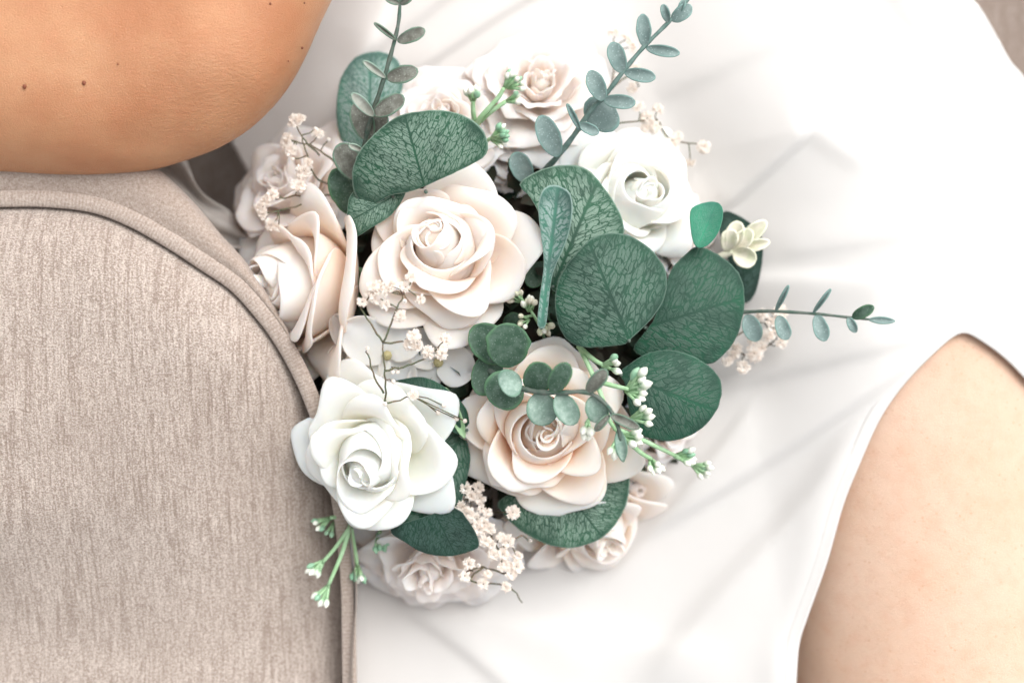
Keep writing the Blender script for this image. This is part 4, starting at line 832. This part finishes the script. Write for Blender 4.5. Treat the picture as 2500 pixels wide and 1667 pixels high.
breath('shaded dried sprig crossing the left side below the elbow', [[(830, 470, 0.050), (790, 480, 0.056), (735, 500, 0.062), (680, 515, 0.064)], [(830, 455, 0.050), (780, 440, 0.058), (750, 380, 0.062), (738, 330, 0.060)], [(780, 380, 0.055), (745, 345, 0.058), (725, 310, 0.058)], [(820, 400, 0.05), (770, 360, 0.055), (720, 345, 0.055)], [(790, 475, 0.056), (720, 480, 0.064), (668, 485, 0.066)]],
       [(665, 478, .066, 1.1), (650, 490, .066), (640, 505, .066), (645, 522, .065), (665, 545, .064, 1.1), (680, 552, .064), (742, 418, .066, 1.6), (728, 455, .066, 1.2), (722, 297, .058, 1.2), (735, 292, .058), (704, 340, .056), (712, 365, .056), (752, 400, .065), (775, 330, .055), (700, 350, .055)],
       [(720, 388, .06), (765, 318, .056), (800, 345, .055), (705, 375, .058)], 2)
breath('thick dried spray of blossoms below the two lower roses', [[(1180, 1220, 0.045), (1190, 1280, 0.058), (1215, 1340, 0.060), (1230, 1400, 0.056)], [(1200, 1250, 0.05), (1150, 1220, 0.062), (1130, 1200, 0.064)], [(1230, 1400, 0.056), (1180, 1385, 0.060), (1140, 1395, 0.060)], [(1215, 1340, 0.06), (1270, 1310, 0.058), (1295, 1320, 0.055)], [(1180, 1385, 0.06), (1150, 1415, 0.06), (1240, 1430, 0.055), (1275, 1470, 0.05)]],
       [(x, y, 0.066, k) for x, y, k in [(1138, 1192, 1.1), (1168, 1190, 1.2), (1150, 1210, 1), (1130, 1235, 1.1), (1118, 1250, 1.1), (1140, 1250, 1.2), (1172, 1215, 1), (1175, 1240, 1), (1165, 1265, 1), (1190, 1250, 1), (1182, 1275, 1.1), (1170, 1290, 1.2), (1195, 1290, 1), (1185, 1320, 1.2), (1200, 1330, 1), (1222, 1312, 1), (1240, 1322, 1.2), (1205, 1355, 1), (1228, 1352, 1.2), (1262, 1355, 1.1), (1250, 1250, 1.2), (1235, 1380, 1.1), (1262, 1382, 1.2), (1248, 1400, 1), (1225, 1385, .9), (1145, 1375, 1), (1135, 1405, 1), (1180, 1425, 1), (1235, 1432, 1), (1190, 1400, .8)]],
       [(1142, 1282, .066), (1168, 1380, .064), (1205, 1300, .06), (1295, 1318, .055)], 3)
breath('faint dried sprig behind the blue-green leaves at the upper right', [[(1400, 380, 0.03), (1440, 300, 0.034), (1490, 220, 0.034), (1500, 120, 0.034)], [(1440, 300, 0.034), (1400, 240, 0.034), (1415, 180, 0.034)], [(1440, 320, 0.03), (1520, 300, 0.046), (1600, 290, 0.042)], [(1600, 290, 0.042), (1640, 340, 0.040), (1720, 355, 0.038)], [(1490, 220, 0.034), (1540, 180, 0.03), (1560, 210, 0.03)]],
       [(1500, 85, .034, 1.2), (1528, 98, .034), (1540, 115, .034, 1.2), (1415, 170, .034, 1.2), (1412, 205, .034, 1.1), (1550, 170, .03), (1548, 215, .03, 1.1), (1560, 265, 0.044, 1.2), (1580, 290, 0.042, 1.4), (1600, 310, 0.042, 1.2), (1605, 270, 0.042, 1.2), (1575, 310, 0.042), (1640, 345, 0.040, 1.2), (1655, 335, 0.040), (1718, 358, 0.038, 1.2), (1685, 392, 0.036, 1.1), (1640, 365, 0.038)], [(1470, 230, .03), (1500, 180, .03)], 4)
breath('dried sprig on the dress below the long thin sprig', [[(1720, 850, 0.038), (1780, 830, 0.042), (1850, 790, 0.045), (1900, 770, 0.045)], [(1780, 840, 0.042), (1830, 870, 0.043), (1880, 840, 0.043)]],
       [(x, y, 0.046, k) for x, y, k in [(1862, 772, 1.1), (1905, 765, 1.3), (1880, 785, 1), (1875, 820, 1.2), (1905, 835, 1.2), (1835, 825, 1.2), (1790, 862, 1.2), (1840, 862, 1.4), (1815, 895, 1.2), (1800, 850, 1), (1775, 880, 1.1), (1780, 835, 1), (1860, 845, 1), (1895, 810, .9)]], [(1878, 805, .047), (1895, 806, .047), (1800, 870, .047)], 5)

# ------------------------------------------------------------------ ribbon behind the bouquet on the left
rb = thing('satin_ribbon', 'crumpled grey satin ribbon in the shade between the armrest and the bouquet', 'ribbon', P(480, 480, 0.0))
c = catmull([(385, 370, 0.01), (430, 420, 0.016), (490, 500, 0.020), (545, 560, 0.022), (600, 590, 0.020), (660, 560, 0.024), (700, 500, 0.02)], 8)
n = np.stack([-np.gradient(c[:, 1]), np.gradient(c[:, 0])], 1); n /= np.linalg.norm(n, axis=1)[:, None]; V = []
for k in range(9):
    u = k / 4 - 1; p = c[:, :2] + n * u * (32 + 12 * np.sin(np.arange(len(c)) * .35))[:, None]; V.append(P(p[:, 0], p[:, 1], c[:, 2] + 0.004 * np.cos(u * 4 + np.arange(len(c)) * .3)))
part('ribbon_band', np.vstack(V), grid_faces(len(c), 9), M_RIBBON, rb, solid=0.0006)
